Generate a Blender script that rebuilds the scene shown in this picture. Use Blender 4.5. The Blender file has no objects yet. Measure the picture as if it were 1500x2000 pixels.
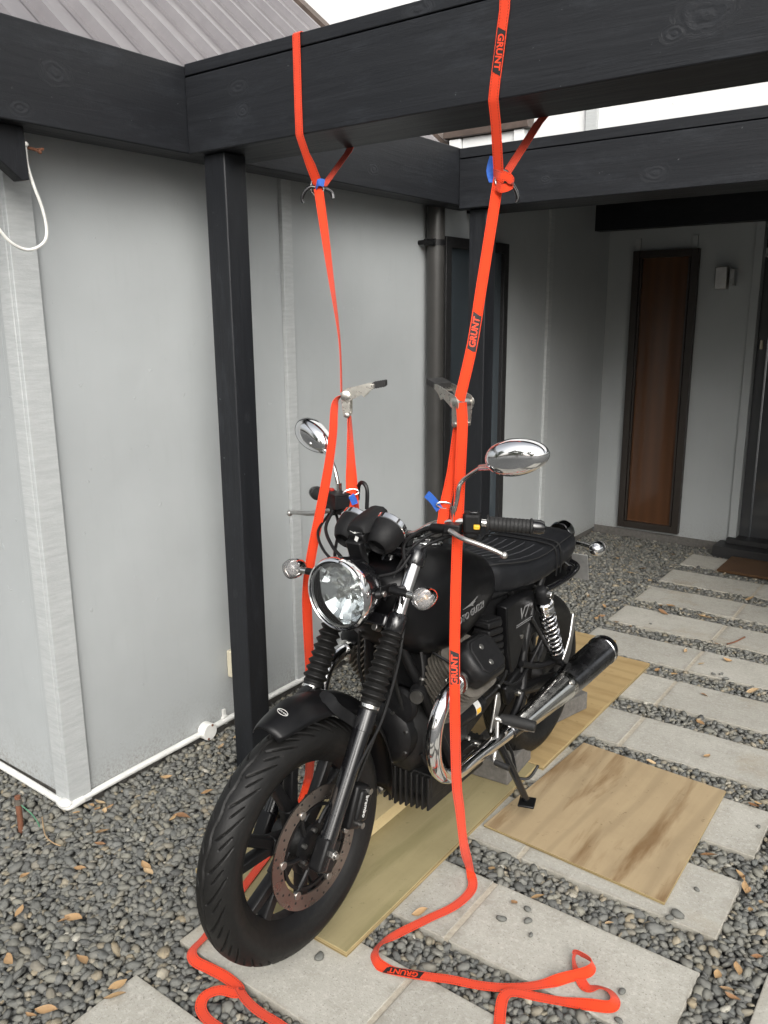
import bpy, bmesh, math, random
import numpy as np
from mathutils import Vector, Matrix
R_ = math.radians
random.seed(7); rng = np.random.default_rng(11)
scene = bpy.context.scene
COL = scene.collection

# ------------------------------------------------------------------ camera
EYE = Vector((0, 0, 1.70)); FPX = 1613.0
yaw, pitch, roll = R_(-36.4), R_(13.43), R_(-.44)
fw = Vector((math.sin(yaw)*math.cos(pitch), math.cos(yaw)*math.cos(pitch), -math.sin(pitch)))
rt = Vector((math.cos(yaw), -math.sin(yaw), 0)); up = rt.cross(fw)
rt, up = rt*math.cos(roll)+up*math.sin(roll), up*math.cos(roll)-rt*math.sin(roll)
cam = bpy.data.objects.new('camera', bpy.data.cameras.new('camera')); COL.objects.link(cam)
cam.data.sensor_fit = 'HORIZONTAL'; cam.data.sensor_width = 36; cam.data.lens = 36*FPX/1500
cam.data.clip_start = .02; cam.data.clip_end = 2000
M = Matrix((rt, up, -fw)).transposed().to_4x4(); M.translation = EYE
cam.matrix_world = M; scene.camera = cam
# ------------------------------------------------------------------ overcast sky and sun
SUN_EL, SUN_AZ = 34, 140          # azimuth: compass angle from +y towards +x
w = bpy.data.worlds.new('World'); scene.world = w; w.use_nodes = True
nt = w.node_tree; nt.nodes.clear()
sky = nt.nodes.new('ShaderNodeTexSky'); sky.sky_type = 'NISHITA'; sky.sun_disc = False
sky.sun_elevation = R_(SUN_EL); sky.sun_rotation = R_(SUN_AZ)
sky.air_density = 1.5; sky.dust_density = 6; sky.ozone_density = 1
hs = nt.nodes.new('ShaderNodeHueSaturation'); hs.inputs['Saturation'].default_value = .22
bgn = nt.nodes.new('ShaderNodeBackground'); bgn.inputs['Strength'].default_value = .13
wo = nt.nodes.new('ShaderNodeOutputWorld')
nt.links.new(sky.outputs[0], hs.inputs['Color']); nt.links.new(hs.outputs[0], bgn.inputs[0]); nt.links.new(bgn.outputs[0], wo.inputs[0])
sl = bpy.data.lights.new('sun', 'SUN'); sl.energy = 1.1; sl.angle = R_(50); sl.color = (1, .985, .965)
so = bpy.data.objects.new('sun', sl); COL.objects.link(so)
sd = Vector((math.sin(R_(SUN_AZ))*math.cos(R_(SUN_EL)), math.cos(R_(SUN_AZ))*math.cos(R_(SUN_EL)), math.sin(R_(SUN_EL))))
so.rotation_euler = sd.to_track_quat('Z', 'Y').to_euler(); so.location = (2, -3, 8)
vs = scene.view_settings; vs.view_transform = 'Standard'; vs.look = 'None'; vs.gamma = 1; vs.use_curve_mapping = False
vs.exposure = 0.80

# ------------------------------------------------------------------ helpers
def ray(px, py): return rt*((px-750)/FPX) - up*((py-1000)/FPX) + fw
def onZ(px, py, z=0): d = ray(px, py); return EYE + d*((z-EYE.z)/d.z)
def onX(px, py, x): d = ray(px, py); return EYE + d*(x/d.x)
def onY(px, py, y): d = ray(px, py); return EYE + d*(y/d.y)
def V(*a): return Vector(a)

ORG = {}
def tag(o, label=None, cat=None, group=None, kind=None):
    if label: o['label'] = label
    if cat: o['category'] = cat
    if group: o['group'] = group
    if kind: o['kind'] = kind
    return o
def thing(name, label, cat, loc=(0, 0, 0), group=None):
    o = bpy.data.objects.new(name, None); COL.objects.link(o); o.location = loc
    o.empty_display_size = .1; ORG[o.name] = Vector(loc)
    return tag(o, label, cat, group)

def frame_from(d):
    d = d.normalized(); a = V(0, 0, 1) if abs(d.z) < .9 else V(1, 0, 0)
    x = a.cross(d).normalized(); return x, d.cross(x).normalized(), d
def catmull(pts, n=6, closed=False):
    P = [Vector(p) for p in pts]; out = []; m = len(P)
    for i in range(m if closed else m-1):
        if closed: a, b, c, d = P[i-1], P[i], P[(i+1) % m], P[(i+2) % m]
        else: a, b, c, d = P[max(i-1, 0)], P[i], P[i+1], P[min(i+2, m-1)]
        for k in range(n):
            t = k/n
            out.append(.5*((2*b)+(c-a)*t+(2*a-5*b+4*c-d)*t*t+(3*b-a-3*c+d)*t**3))
    if not closed: out.append(P[-1].copy())
    return out

class MB:
    def __init__(s): s.v = []; s.f = []
    def add(s, vs, fs):
        o = len(s.v); s.v += [Vector(v) for v in vs]; s.f += [[i+o for i in f] for f in fs]; return s
    def box(s, c, sz, rot=None):
        c = Vector(c); hx, hy, hz = sz[0]/2, sz[1]/2, sz[2]/2
        vs = [Vector((x*hx, y*hy, z*hz)) for z in (-1, 1) for y in (-1, 1) for x in (-1, 1)]
        if rot is not None: vs = [rot @ v for v in vs]
        return s.add([c+v for v in vs], [(0, 2, 3, 1), (4, 5, 7, 6), (0, 1, 5, 4), (2, 6, 7, 3), (0, 4, 6, 2), (1, 3, 7, 5)])
    def bx(s, x0, x1, y0, y1, z0, z1): return s.box(((x0+x1)/2, (y0+y1)/2, (z0+z1)/2), (abs(x1-x0), abs(y1-y0), abs(z1-z0)))
    def loft(s, rings, caps=True, closed=True):
        n = len(rings[0]); o = len(s.v); vs = [v for r in rings for v in r]; fs = []
        for i in range(len(rings)-1):
            for j in range(n if closed else n-1):
                k = (j+1) % n; fs.append((i*n+j, i*n+k, (i+1)*n+k, (i+1)*n+j))
        if caps: fs.append(tuple(range(n-1, -1, -1))); fs.append(tuple((len(rings)-1)*n+j for j in range(n)))
        return s.add(vs, fs)
    def tube(s, pts, r, n=10, sub=6, closed=False, flat=None):
        P = catmull(pts, sub, closed) if sub > 1 else [Vector(p) for p in pts]
        m = len(P); rad = r if callable(r) else (lambda t: r)
        x = None; rings = []
        for i in range(m):
            if closed: t = P[(i+1) % m]-P[i-1]
            else: t = P[min(i+1, m-1)]-P[max(i-1, 0)]
            t.normalize()
            if x is None: x = frame_from(t)[0]
            x = (x - t*x.dot(t)).normalized(); y = t.cross(x); q = rad(i/(m-1))
            rings.append([P[i]+(x*math.cos(a)+y*math.sin(a))*q for a in [2*math.pi*k/n for k in range(n)]])
        if closed: rings.append(rings[0])
        return s.loft(rings, caps=not closed)
    def cyl(s, p0, p1, r0, r1=None, n=16):
        r1 = r0 if r1 is None else r1; p0 = Vector(p0); p1 = Vector(p1); x, y, d = frame_from(p1-p0)
        return s.loft([[p+(x*math.cos(a)+y*math.sin(a))*r for a in [2*math.pi*k/n for k in range(n)]] for p, r in ((p0, r0), (p1, r1))])
    def lathe(s, prof, o, axis, n=32, caps=True):
        o = Vector(o); x, y, d = frame_from(Vector(axis))
        return s.loft([[o+d*h+(x*math.cos(a)+y*math.sin(a))*max(r, 1e-4) for a in [2*math.pi*k/n for k in range(n)]] for r, h in prof], caps=caps)
    def ell(s, c, rad, rot=None, nu=20, nv=12, v0=-90, v1=90):
        c = Vector(c); rings = []
        for i in range(nv+1):
            b = R_(v0+(v1-v0)*i/nv); rr = []
            for k in range(nu):
                a = 2*math.pi*k/nu
                q = Vector((rad[0]*max(math.cos(b), 1e-3)*math.cos(a), rad[1]*max(math.cos(b), 1e-3)*math.sin(a), rad[2]*math.sin(b)))
                rr.append(c+(rot @ q if rot is not None else q))
            rings.append(rr)
        return s.loft(rings)
    def prism(s, poly, d):
        """extrude polygon (list of 3d points) by vector d"""
        n = len(poly); P = [Vector(p) for p in poly]; d = Vector(d)
        return s.add(P+[p+d for p in P], [tuple(range(n-1, -1, -1)), tuple(range(n, 2*n))]+[(i, (i+1) % n, n+(i+1) % n, n+i) for i in range(n)])
    def build(s, name, m, parent=None, bevel=0, seg=2, sub=0, auto=38, origin=None):
        o = Vector((0, 0, 0))
        if parent is not None: o = ORG[parent.name]
        elif origin is not None: o = Vector(origin)
        elif s.v:
            xs = [v.x for v in s.v]; ys = [v.y for v in s.v]; zs = [v.z for v in s.v]
            o = Vector(((min(xs)+max(xs))/2, (min(ys)+max(ys))/2, min(zs)))
        me = bpy.data.meshes.new(name); me.from_pydata([v-o for v in s.v], [], s.f); me.update()
        bm = bmesh.new(); bm.from_mesh(me); bmesh.ops.recalc_face_normals(bm, faces=bm.faces); bm.to_mesh(me); bm.free()
        return link(name, me, m, parent, o, bevel, seg, sub, auto)
def link(name, me, m, parent, o, bevel=0, seg=2, sub=0, auto=38):
    ob = bpy.data.objects.new(name, me); COL.objects.link(ob)
    if m is not None and not me.materials: me.materials.append(m)
    if auto:
        me.polygons.foreach_set('use_smooth', [True]*len(me.polygons))
        me.set_sharp_from_angle(angle=R_(auto))
    if parent is not None: ob.parent = parent; ORG[ob.name] = ORG[parent.name]
    else: ob.location = o; ORG[ob.name] = Vector(o)
    if sub:
        q = ob.modifiers.new('sub', 'SUBSURF'); q.levels = sub; q.render_levels = sub
    if bevel:
        q = ob.modifiers.new('bevel', 'BEVEL'); q.width = bevel; q.segments = seg; q.limit_method = 'ANGLE'; q.angle_limit = R_(40)
        q.harden_normals = False
    return ob

# ------------------------------------------------------------------ materials
def lk(t, a, b): t.links.new(a, b)
class N:
    """tiny node-graph helper"""
    def __init__(s, name):
        s.m = bpy.data.materials.new(name); s.m.use_nodes = True; s.t = s.m.node_tree
        s.b = s.t.nodes['Principled BSDF']; s.tc = s.t.nodes.new('ShaderNodeTexCoord')
    def n(s, k, **kw):
        q = s.t.nodes.new(k)
        for a, b in kw.items(): setattr(q, a, b)
        return q
    def mapp(s, scale=(1, 1, 1), rot=(0, 0, 0), src='Object'):
        q = s.n('ShaderNodeMapping'); q.inputs['Scale'].default_value = scale; q.inputs['Rotation'].default_value = rot
        lk(s.t, s.tc.outputs[src], q.inputs[0]); return q.outputs[0]
    def noise(s, scale, detail=4, rough=.6, vec=None, dist=0):
        q = s.n('ShaderNodeTexNoise'); q.inputs['Scale'].default_value = scale; q.inputs['Detail'].default_value = detail
        q.inputs['Roughness'].default_value = rough; q.inputs['Distortion'].default_value = dist
        lk(s.t, vec if vec is not None else s.tc.outputs['Object'], q.inputs['Vector']); return q.outputs['Fac']
    def ramp(s, fac, stops):
        q = s.n('ShaderNodeValToRGB'); e = q.color_ramp.elements
        while len(e) < len(stops): e.new(.5)
        for el, (p, c) in zip(e, stops):
            el.position = p; el.color = (*c, 1) if len(c) == 3 else c
        lk(s.t, fac, q.inputs[0]); return q.outputs[0]
    def mix(s, fac, a, b, mode='MIX'):
        q = s.n('ShaderNodeMix', data_type='RGBA', blend_type=mode)
        for sock, v in ((q.inputs[0], fac), (q.inputs[6], a), (q.inputs[7], b)):
            if isinstance(v, (int, float)): sock.default_value = v
            elif isinstance(v, tuple): sock.default_value = (*v, 1)
            else: lk(s.t, v, sock)
        return q.outputs[2]
    def math(s, op, a, b=None, clamp=False):
        q = s.n('ShaderNodeMath', operation=op, use_clamp=clamp)
        for sock, v in zip(q.inputs, (a, b)):
            if v is None: continue
            if isinstance(v, (int, float)): sock.default_value = v
            else: lk(s.t, v, sock)
        return q.outputs[0]
    def bump(s, h, strength=.3, dist=.01, prev=None):
        q = s.n('ShaderNodeBump'); q.inputs['Strength'].default_value = strength; q.inputs['Distance'].default_value = dist
        lk(s.t, h, q.inputs['Height'])
        if prev is not None: lk(s.t, prev, q.inputs['Normal'])
        lk(s.t, q.outputs[0], s.b.inputs['Normal']); return q.outputs[0]
    def set(s, **kw):
        for k, v in kw.items():
            i = s.b.inputs[k.replace('_', ' ')]
            if isinstance(v, (int, float)): i.default_value = v
            elif isinstance(v, tuple): i.default_value = (*v, 1) if len(v) == 3 else v
            else: lk(s.t, v, i)
        return s
MT = {}
def simple(name, col, rough=.5, metal=0, var=.15, vs=30, bump=0, bs=200, coat=0, dust=0, spec=.5):
    g = N(name)
    c2 = tuple(min(1, x*(1+var)) for x in col); c1 = tuple(x*(1-var) for x in col)
    nz = g.noise(vs, 5, .65); c = g.ramp(nz, [(.3, c1), (.7, c2)])
    if dust:
        d = g.ramp(g.noise(vs*4, 6, .75), [(.5, (0, 0, 0)), (.75, (dust, dust, dust))])
        c = g.mix(d, c, (.22, .2, .17))
    g.set(Base_Color=c, Metallic=metal, Roughness=g.ramp(g.noise(vs*1.7, 4), [(.3, (max(rough-.07, .02),)*3), (.7, (min(rough+.08, 1),)*3)]), Coat_Weight=coat, Specular_IOR_Level=spec)
    if bump: g.bump(g.noise(bs, 4), bump, .002)
    MT[name] = g.m; return g.m

simple('black_gloss', (.006, .006, .007), .22, coat=.5, var=.1)
simple('black_satin', (.0055, .0055, .006), .42, dust=.02, vs=20, spec=.32)
simple('black_matte', (.006, .006, .0066), .55, dust=.03, vs=25, spec=.25)
simple('tank_black', (.0035, .0035, .004), .36, vs=8, var=.08, dust=.006, spec=.26)
simple('black_cast', (.0085, .0085, .0085), .52, metal=.2, bump=.25, bs=350, dust=.06, vs=18)
simple('rubber', (.0065, .0063, .006), .52, dust=.035, vs=30, bump=.15, bs=500, spec=.32)
simple('grip_rubber', (.010, .010, .010), .65, bump=.3, bs=300)
simple('seat_vinyl', (.0075, .008, .0095), .44, spec=.32, bump=.35, bs=700, vs=12)
simple('chrome', (.82, .82, .83), .06, metal=1, var=.03)
simple('chrome_used', (.70, .69, .66), .14, metal=1, var=.10, vs=20)
simple('muffler_chrome', (.13, .13, .135), .24, metal=1, var=.25, vs=14)  # chrome darkened evenly: dark reflected surroundings put into the base colour
simple('alloy', (.52, .51, .49), .38, metal=1, var=.1)
simple('alloy_fin', (.22, .20, .172), .55, metal=.7, var=.25, vs=40, dust=.12)
simple('disc_steel', (.27, .235, .21), .30, metal=.95, var=.10, vs=12)
simple('zinc', (.62, .60, .55), .30, metal=1, var=.12, vs=60)
simple('bolt_steel', (.42, .41, .39), .35, metal=1)
simple('yellow_plastic', (.75, .42, .03), .4)
simple('red_plastic', (.55, .03, .02), .4)
simple('blue_webbing', (.02, .10, .42), .7, bump=.3, bs=900)
simple('white_print', (.62, .62, .60), .6, var=.1, vs=200)
simple('grey_print', (.17, .17, .17), .5, var=.2, vs=200)
simple('cream_print', (.75, .73, .66), .6)
simple('black_print', (.012, .010, .010), .75)
simple('orange_print', (.72, .045, .008), .7)
simple('white_plastic', (.72, .72, .69), .45, dust=.10, vs=10)
simple('cream_plastic', (.60, .55, .42), .5, dust=.15, vs=14)
simple('rust', (.16, .065, .035), .85, bump=.5, bs=250, var=.35)
simple('hole_dark', (.01, .008, .007), .8)
simple('downpipe_paint', (.036, .035, .033), .35, vs=6)
simple('white_cord', (.75, .74, .70), .7, bump=.4, bs=800)
simple('brown_frame', (.028, .022, .018), .42, vs=12)
simple('brown_fascia', (.075, .055, .045), .5, vs=15, var=.3)
simple('black_step', (.018, .018, .019), .5, dust=.08)
simple('concrete_block', (.125, .118, .108), .92, bump=.8, bs=160, vs=45, var=.25, dust=.1)
simple('plate_back', (.45, .45, .44), .35, metal=.6)
simple('green_wire', (.08, .22, .13), .5)

def glassy(name, col, rough=.05, trans=1, ior=1.45):
    g = N(name); g.set(Base_Color=col, Roughness=rough, Transmission_Weight=trans, IOR=ior); MT[name] = g.m
def thin(name, tint, gl, diff):
    g = N(name); t = g.t; tr = g.n('ShaderNodeBsdfTransparent'); tr.inputs[0].default_value = (*tint, 1); go = g.n('ShaderNodeBsdfGlossy'); go.inputs['Roughness'].default_value = .04
    df = g.n('ShaderNodeBsdfDiffuse'); df.inputs[0].default_value = (.8, .8, .8, 1); fr = g.n('ShaderNodeFresnel'); fr.inputs[0].default_value = gl
    m1 = g.n('ShaderNodeMixShader'); m1.inputs[0].default_value = diff; lk(t, tr.outputs[0], m1.inputs[1]); lk(t, df.outputs[0], m1.inputs[2])
    m2 = g.n('ShaderNodeMixShader'); lk(t, fr.outputs[0], m2.inputs[0]); lk(t, m1.outputs[0], m2.inputs[1]); lk(t, go.outputs[0], m2.inputs[2])
    lk(t, m2.outputs[0], t.nodes['Material Output'].inputs[0]); MT[name] = g.m
thin('clear_lens', (.97, .98, .98), 1.3, .02)
thin('indicator_lens', (.93, .90, .88), 1.5, .16)
g = N('reflector'); g.set(Base_Color=(.95, .955, .96), Metallic=1., Roughness=.05)
MT['reflector'] = g.m
g = N('window_glass'); g.set(Base_Color=(.055, .068, .078), Roughness=.06, Specular_IOR_Level=.6); MT['window_glass'] = g.m
g = N('dark_glass'); g.set(Base_Color=(.055, .057, .06), Roughness=.08); MT['dark_glass'] = g.m
# brown curtain seen behind the tall porch window
g = N('brown_glass'); wv = g.n('ShaderNodeTexWave', wave_type='BANDS', bands_direction='X'); wv.inputs['Scale'].default_value = 4; wv.inputs['Distortion'].default_value = 2
lk(g.t, g.mapp((1, 1, .05)), wv.inputs[0]); g.set(Base_Color=g.ramp(wv.outputs[0], [(0, (.078, .036, .018)), (1, (.095, .043, .021))]), Roughness=.09); MT['brown_glass'] = g.m

# painted sheet wall, with small dents and faint stains
def wallpaint(name, col):
    g = N(name); big = g.noise(1.1, 4, .6); st = g.noise(5, 6, .7, g.mapp((6, 6, .7)))
    c = g.mix(g.ramp(big, [(.35, (0, 0, 0)), (.7, (1, 1, 1))]), tuple(x*.93 for x in col), tuple(x*1.05 for x in col))
    c = g.mix(g.ramp(st, [(.55, (0, 0, 0)), (.85, (.35, .35, .35))]), c, tuple(x*.80 for x in col))
    sp = g.ramp(g.noise(28, 2, .4), [(.735, (0, 0, 0)), (.75, (1, 1, 1))])
    c = g.mix(g.math('MULTIPLY', sp, .12), c, tuple(min(1, x*1.35) for x in col))
    zz = g.n('ShaderNodeSeparateXYZ'); lk(g.t, g.tc.outputs['Object'], zz.inputs[0])
    low = g.math('ADD', zz.outputs[2], g.math('MULTIPLY', g.math('SUBTRACT', g.noise(9, 6, .75), .5), -.34))
    spl = g.ramp(low, [(.015, (.75, .75, .75)), (.10, (.22, .22, .22)), (.24, (0, 0, 0))]); spk = g.ramp(g.noise(90, 4, .8), [(.42, (0, 0, 0)), (.62, (1, 1, 1))])
    c = g.mix(g.math('MULTIPLY', spl, spk), c, (.20, .185, .16))
    scf = g.ramp(g.noise(7, 7, .85, g.mapp((1, 1, .35))), [(.66, (0, 0, 0)), (.72, (.28, .28, .28))]); c = g.mix(scf, c, tuple(x*.72 for x in col))
    g.set(Base_Color=c, Roughness=.62, Specular_IOR_Level=.35)
    b = g.bump(g.noise(210, 4, .7), .22, .0022); b = g.bump(sp, .5, .004, b); g.bump(g.noise(2.6, 3), .4, .016, b); MT[name] = g.m
wallpaint('wall_grey', (.395, .415, .418))
wallpaint('wall_pale', (.66, .67, .665))
# rough-sawn painted batten
g = N('batten_grey'); v = g.mapp((5, 5, 34)); h = g.noise(2.2, 5, .7, v); h2 = g.noise(60, 4, .6)
g.set(Base_Color=g.mix(g.ramp(h, [(.35, (0, 0, 0)), (.65, (1, 1, 1))]), (.385, .402, .402), (.455, .472, .47)), Roughness=.7)
b = g.bump(h, .32, .006); g.bump(h2, .3, .002, b); MT['batten_grey'] = g.m

# black-stained timber, grain along an axis
PGO = V(-2.17, 2.06, 0)
KNOTS = {0: [(onY(1378, 28, 1.98), .050), (onY(1318, 66, 1.98), .022), (onY(466, 170, 1.98), .030), (onY(474, 216, 1.98), .024), (onY(815, 18, 1.98), .035), (onY(1278, 338, 3.69), .045), (onY(1065, 350, 3.69), .022)],
         1: [(onX(108, 142, -2.25), .042), (onX(40, 212, -2.25), .026), (onX(730, 330, -2.25), .030)], 2: [(V(-2.116, 2.06, 1.35), .016), (V(-2.17, 2.011, .7), .014)]}
def blacktimber(name, axis):
    g = N(name); sc = [26, 26, 26]; sc[axis] = 1.3
    ksum = rsum = None; gm = g.n('ShaderNodeMapping'); st_ = [1, 1, 1]; st_[axis] = .62; gm.inputs['Scale'].default_value = st_; lk(g.t, g.tc.outputs['Object'], gm.inputs[0])
    for c_, r_k in KNOTS[axis]:
        q = g.n('ShaderNodeVectorMath', operation='DISTANCE'); lk(g.t, gm.outputs[0], q.inputs[0]); o = c_-PGO; q.inputs[1].default_value = [o[i]*st_[i] for i in range(3)]
        d = g.math('ADD', g.math('DIVIDE', q.outputs['Value'], r_k), g.math('MULTIPLY', g.math('SUBTRACT', g.noise(26, 3, .6), .5), .55)); k = g.ramp(d, [(0, (1, 1, 1)), (.45, (.85, .85, .85)), (1, (0, 0, 0))])
        rg = g.math('MULTIPLY', g.math('SINE', g.math('MULTIPLY', d, 15)), k)
        ksum = k if ksum is None else g.math('MAXIMUM', ksum, k); rsum = rg if rsum is None else g.math('ADD', rsum, rg)
    wp = g.n('ShaderNodeVectorMath', operation='ADD'); lk(g.t, g.mapp(tuple(sc)), wp.inputs[0]); cb = g.n('ShaderNodeCombineXYZ')
    for i in range(3):
        if i != axis: lk(g.t, g.math('MULTIPLY', ksum, 1.6), cb.inputs[i])
    lk(g.t, cb.outputs[0], wp.inputs[1]); gr = g.noise(1.2, 6, .72, wp.outputs[0], 1.0)
    c = g.mix(gr, (.0066, .0073, .0090), (.0155, .0170, .0202)); c = g.mix(g.math('MULTIPLY', ksum, .5), c, (.021, .0225, .026))
    sc2 = [7, 7, 7]; sc2[axis] = 2.2
    d = g.ramp(g.noise(1.6, 7, .8, g.mapp(tuple(sc2))), [(.52, (0, 0, 0)), (.74, (.5, .5, .5))]); c = g.mix(d, c, (.034, .038, .045))
    nick = g.ramp(g.noise(55, 3, .6), [(.735, (0, 0, 0)), (.76, (.8, .8, .8))]); c = g.mix(nick, c, (.10, .105, .11))
    g.set(Base_Color=c, Roughness=g.ramp(gr, [(.2, (.36,)*3), (.8, (.60,)*3)]), Specular_IOR_Level=.32)
    b = g.bump(gr, .45, .0035); b = g.bump(rsum, .16, .003, b); g.bump(g.noise(70, 4, .7), .2, .002, b); MT[name] = g.m
blacktimber('black_timber_x', 0); blacktimber('black_timber_y', 1); blacktimber('black_timber_z', 2)

# profiled roof sheet
g = N('roof_sheet'); c = g.ramp(g.noise(3, 6, .7), [(.3, (.165, .155, .162)), (.7, (.225, .213, .218))])
g.set(Base_Color=c, Roughness=.38, Metallic=.25); g.bump(g.noise(25, 3), .08, .004); MT['roof_sheet'] = g.m

# concrete pavers
g = N('paver_concrete'); oi = g.n('ShaderNodeObjectInfo')
st = g.n('ShaderNodeVectorMath', operation='ADD'); lk(g.t, g.tc.outputs['Object'], st.inputs[0]); lk(g.t, oi.outputs['Location'], st.inputs[1]); sv = st.outputs[0]
big = g.noise(3.5, 5, .65, sv); fine = g.noise(170, 3, .7, sv); mid = g.noise(70, 5, .75, sv); blot = g.noise(13, 6, .72, sv)
c = g.mix(g.ramp(big, [(.3, (0, 0, 0)), (.7, (1, 1, 1))]), (.375, .36, .315), (.465, .45, .40))
c = g.mix(g.ramp(blot, [(.48, (0, 0, 0)), (.72, (.6, .6, .6))]), c, (.30, .285, .245))
c = g.mix(g.ramp(mid, [(.50, (0, 0, 0)), (.68, (.75, .75, .75))]), c, (.56, .54, .49))
c = g.mix(g.ramp(fine, [(.60, (0, 0, 0)), (.68, (.85, .85, .85))]), c, (.20, .19, .165))
c = g.mix(g.ramp(g.noise(2.6, 4, .6, sv), [(.58, (0, 0, 0)), (.74, (.6, .6, .6))]), c, (.33, .27, .18))
# worn, dirtier rims: distance to the slab edge through generated coordinates
gx = g.n('ShaderNodeSeparateXYZ'); lk(g.t, g.tc.outputs['Generated'], gx.inputs[0])
ed = [g.math('ABSOLUTE', g.math('SUBTRACT', gx.outputs[i], .5)) for i in (0, 1)]
rim = g.math('ADD', g.math('MAXIMUM', g.math('ADD', ed[0], -.005), ed[1]), g.math('MULTIPLY', g.math('SUBTRACT', blot, .5), .16))
c = g.mix(g.ramp(rim, [(.455, (0, 0, 0)), (.51, (.55, .55, .55))]), c, (.27, .25, .205))
tone = g.n('ShaderNodeHueSaturation'); lk(g.t, c, tone.inputs['Color'])
vv = g.math('ADD', g.math('MULTIPLY', oi.outputs['Random'], .14), .875); lk(g.t, vv, tone.inputs['Value'])
g.set(Base_Color=tone.outputs[0], Roughness=.88, Specular_IOR_Level=.25); b = g.bump(fine, .5, .003); b = g.bump(mid, .3, .003, b); g.bump(blot, .2, .004, b); MT['paver_concrete'] = g.m
simple('mortar', (.40, .36, .29), .95, bump=.8, bs=180, vs=50, var=.2)

# pebbles: one colour per stone
g = N('pebble'); gi = g.n('ShaderNodeNewGeometry')
c = g.ramp(gi.outputs['Random Per Island'], [(0, (0.071, 0.073, 0.071)), (.2, (0.122, 0.125, 0.116)), (.4, (0.182, 0.179, 0.156)), (.55, (0.101, 0.107, 0.103)), (.70, (0.224, 0.215, 0.174)), (.80, (0.144, 0.148, 0.141)), (.88, (0.232, 0.202, 0.141)), (.94, (0.168, 0.171, 0.157)), (.975, (0.275, 0.222, 0.141)), (1, (0.396, 0.383, 0.328))])
cr = g.n('ShaderNodeValToRGB')
c = g.mix(g.ramp(g.noise(120, 5, .7), [(.35, (0, 0, 0)), (.75, (.45, .45, .45))]), c, (.20, .195, .18))
g.set(Base_Color=c, Roughness=.75, Specular_IOR_Level=.28); g.bump(g.noise(300, 4, .65), .25, .001); MT['pebble'] = g.m
g = N('pebble_bed'); vo = g.n('ShaderNodeTexVoronoi'); vo.inputs['Scale'].default_value = 42; lk(g.t, g.tc.outputs['Object'], vo.inputs['Vector'])
sep = g.n('ShaderNodeSeparateColor'); lk(g.t, vo.outputs['Color'], sep.inputs[0])
c = g.ramp(sep.outputs[0], [(0, (.05, .052, .054)), (.5, (.095, .097, .096)), (1, (.16, .155, .14))])
g.set(Base_Color=c, Roughness=.8); inv = g.math('SUBTRACT', 1, vo.outputs['Distance']); g.bump(inv, 1, .015); MT['pebble_bed'] = g.m

# plywood / pine
def ply(name, ca, cb, cs, axis=1, stain=.5, fig=.2):
    g = N(name); sc = [34, 34, 34]; sc[axis] = 1.1
    v = g.mapp(tuple(sc)); gr = g.noise(1.3, 6, .62, v, .8)
    wv = g.n('ShaderNodeTexWave', wave_type='BANDS', bands_direction='X' if axis == 1 else 'Y'); wv.inputs['Scale'].default_value = 3.2; wv.inputs['Distortion'].default_value = 11; wv.inputs['Detail'].default_value = 3; wv.inputs['Detail Scale'].default_value = .55; wv.inputs['Detail Roughness'].default_value = .55
    sw = [1, 1, 1]; sw[axis] = .22; lk(g.t, g.mapp(tuple(sw)), wv.inputs[0])
    c = g.mix(gr, ca, cb); c = g.mix(g.ramp(wv.outputs[0], [(.70, (0, 0, 0)), (.97, (fig,)*3)]), c, tuple(x*.66 for x in ca))
    s2 = g.noise(2.3, 5, .6, g.mapp((3.8, .55, 1) if axis == 1 else (.55, 3.8, 1)), .35)
    c = g.mix(g.ramp(s2, [(.53, (0, 0, 0)), (.68, (stain,)*3)]), c, cs)
    d = g.ramp(g.noise(30, 6, .82), [(.60, (0, 0, 0)), (.72, (.7, .7, .7))]); c = g.mix(d, c, tuple(x*.45 for x in cs)); c = g.mix(g.ramp(g.noise(5, 5, .7), [(.45, (0, 0, 0)), (.75, (.4, .4, .4))]), c, tuple(x*.75 for x in ca))
    g.set(Base_Color=c, Roughness=.72, Specular_IOR_Level=.3); b = g.bump(gr, .2, .0015); g.bump(g.noise(150, 3), .1, .001, b); MT[name] = g.m
ply('ply_green', (.285, .24, .125), (.345, .295, .165), (.185, .165, .075), 1, .55, .10)
ply('ply_warm', (.36, .25, .115), (.45, .33, .165), (.25, .155, .062), 0, .6, .32)
ply('ply_stained', (.335, .25, .148), (.405, .315, .19), (.17, .098, .042), 1, .9, .34)
ply('pine', (.56, .44, .23), (.66, .54, .31), (.44, .32, .14), 1, .3)
g = N('ply_edge'); v = g.mapp((1.5, 1.5, 340)); g.set(Base_Color=g.ramp(g.noise(1, 3, .6, v), [(.42, (.16, .115, .05)), (.58, (.40, .31, .15))]), Roughness=.85); MT['ply_edge'] = g.m
g = N('coir'); g.set(Base_Color=g.ramp(g.noise(260, 5, .8), [(.3, (.06, .030, .012)), (.7, (.17, .085, .035))]), Roughness=1); g.bump(g.noise(320, 4, .8), 1, .012); MT['coir'] = g.m
g = N('dry_leaf'); oi = g.n('ShaderNodeObjectInfo')
c = g.ramp(oi.outputs['Random'], [(0, (.30, .18, .085)), (.4, (.42, .28, .14)), (.7, (.22, .11, .05)), (1, (.48, .36, .21))])
c = g.mix(g.ramp(g.noise(120, 4), [(.5, (0, 0, 0)), (.8, (.5, .5, .5))]), c, (.16, .08, .04)); g.set(Base_Color=c, Roughness=.6); MT['dry_leaf'] = g.m

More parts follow.
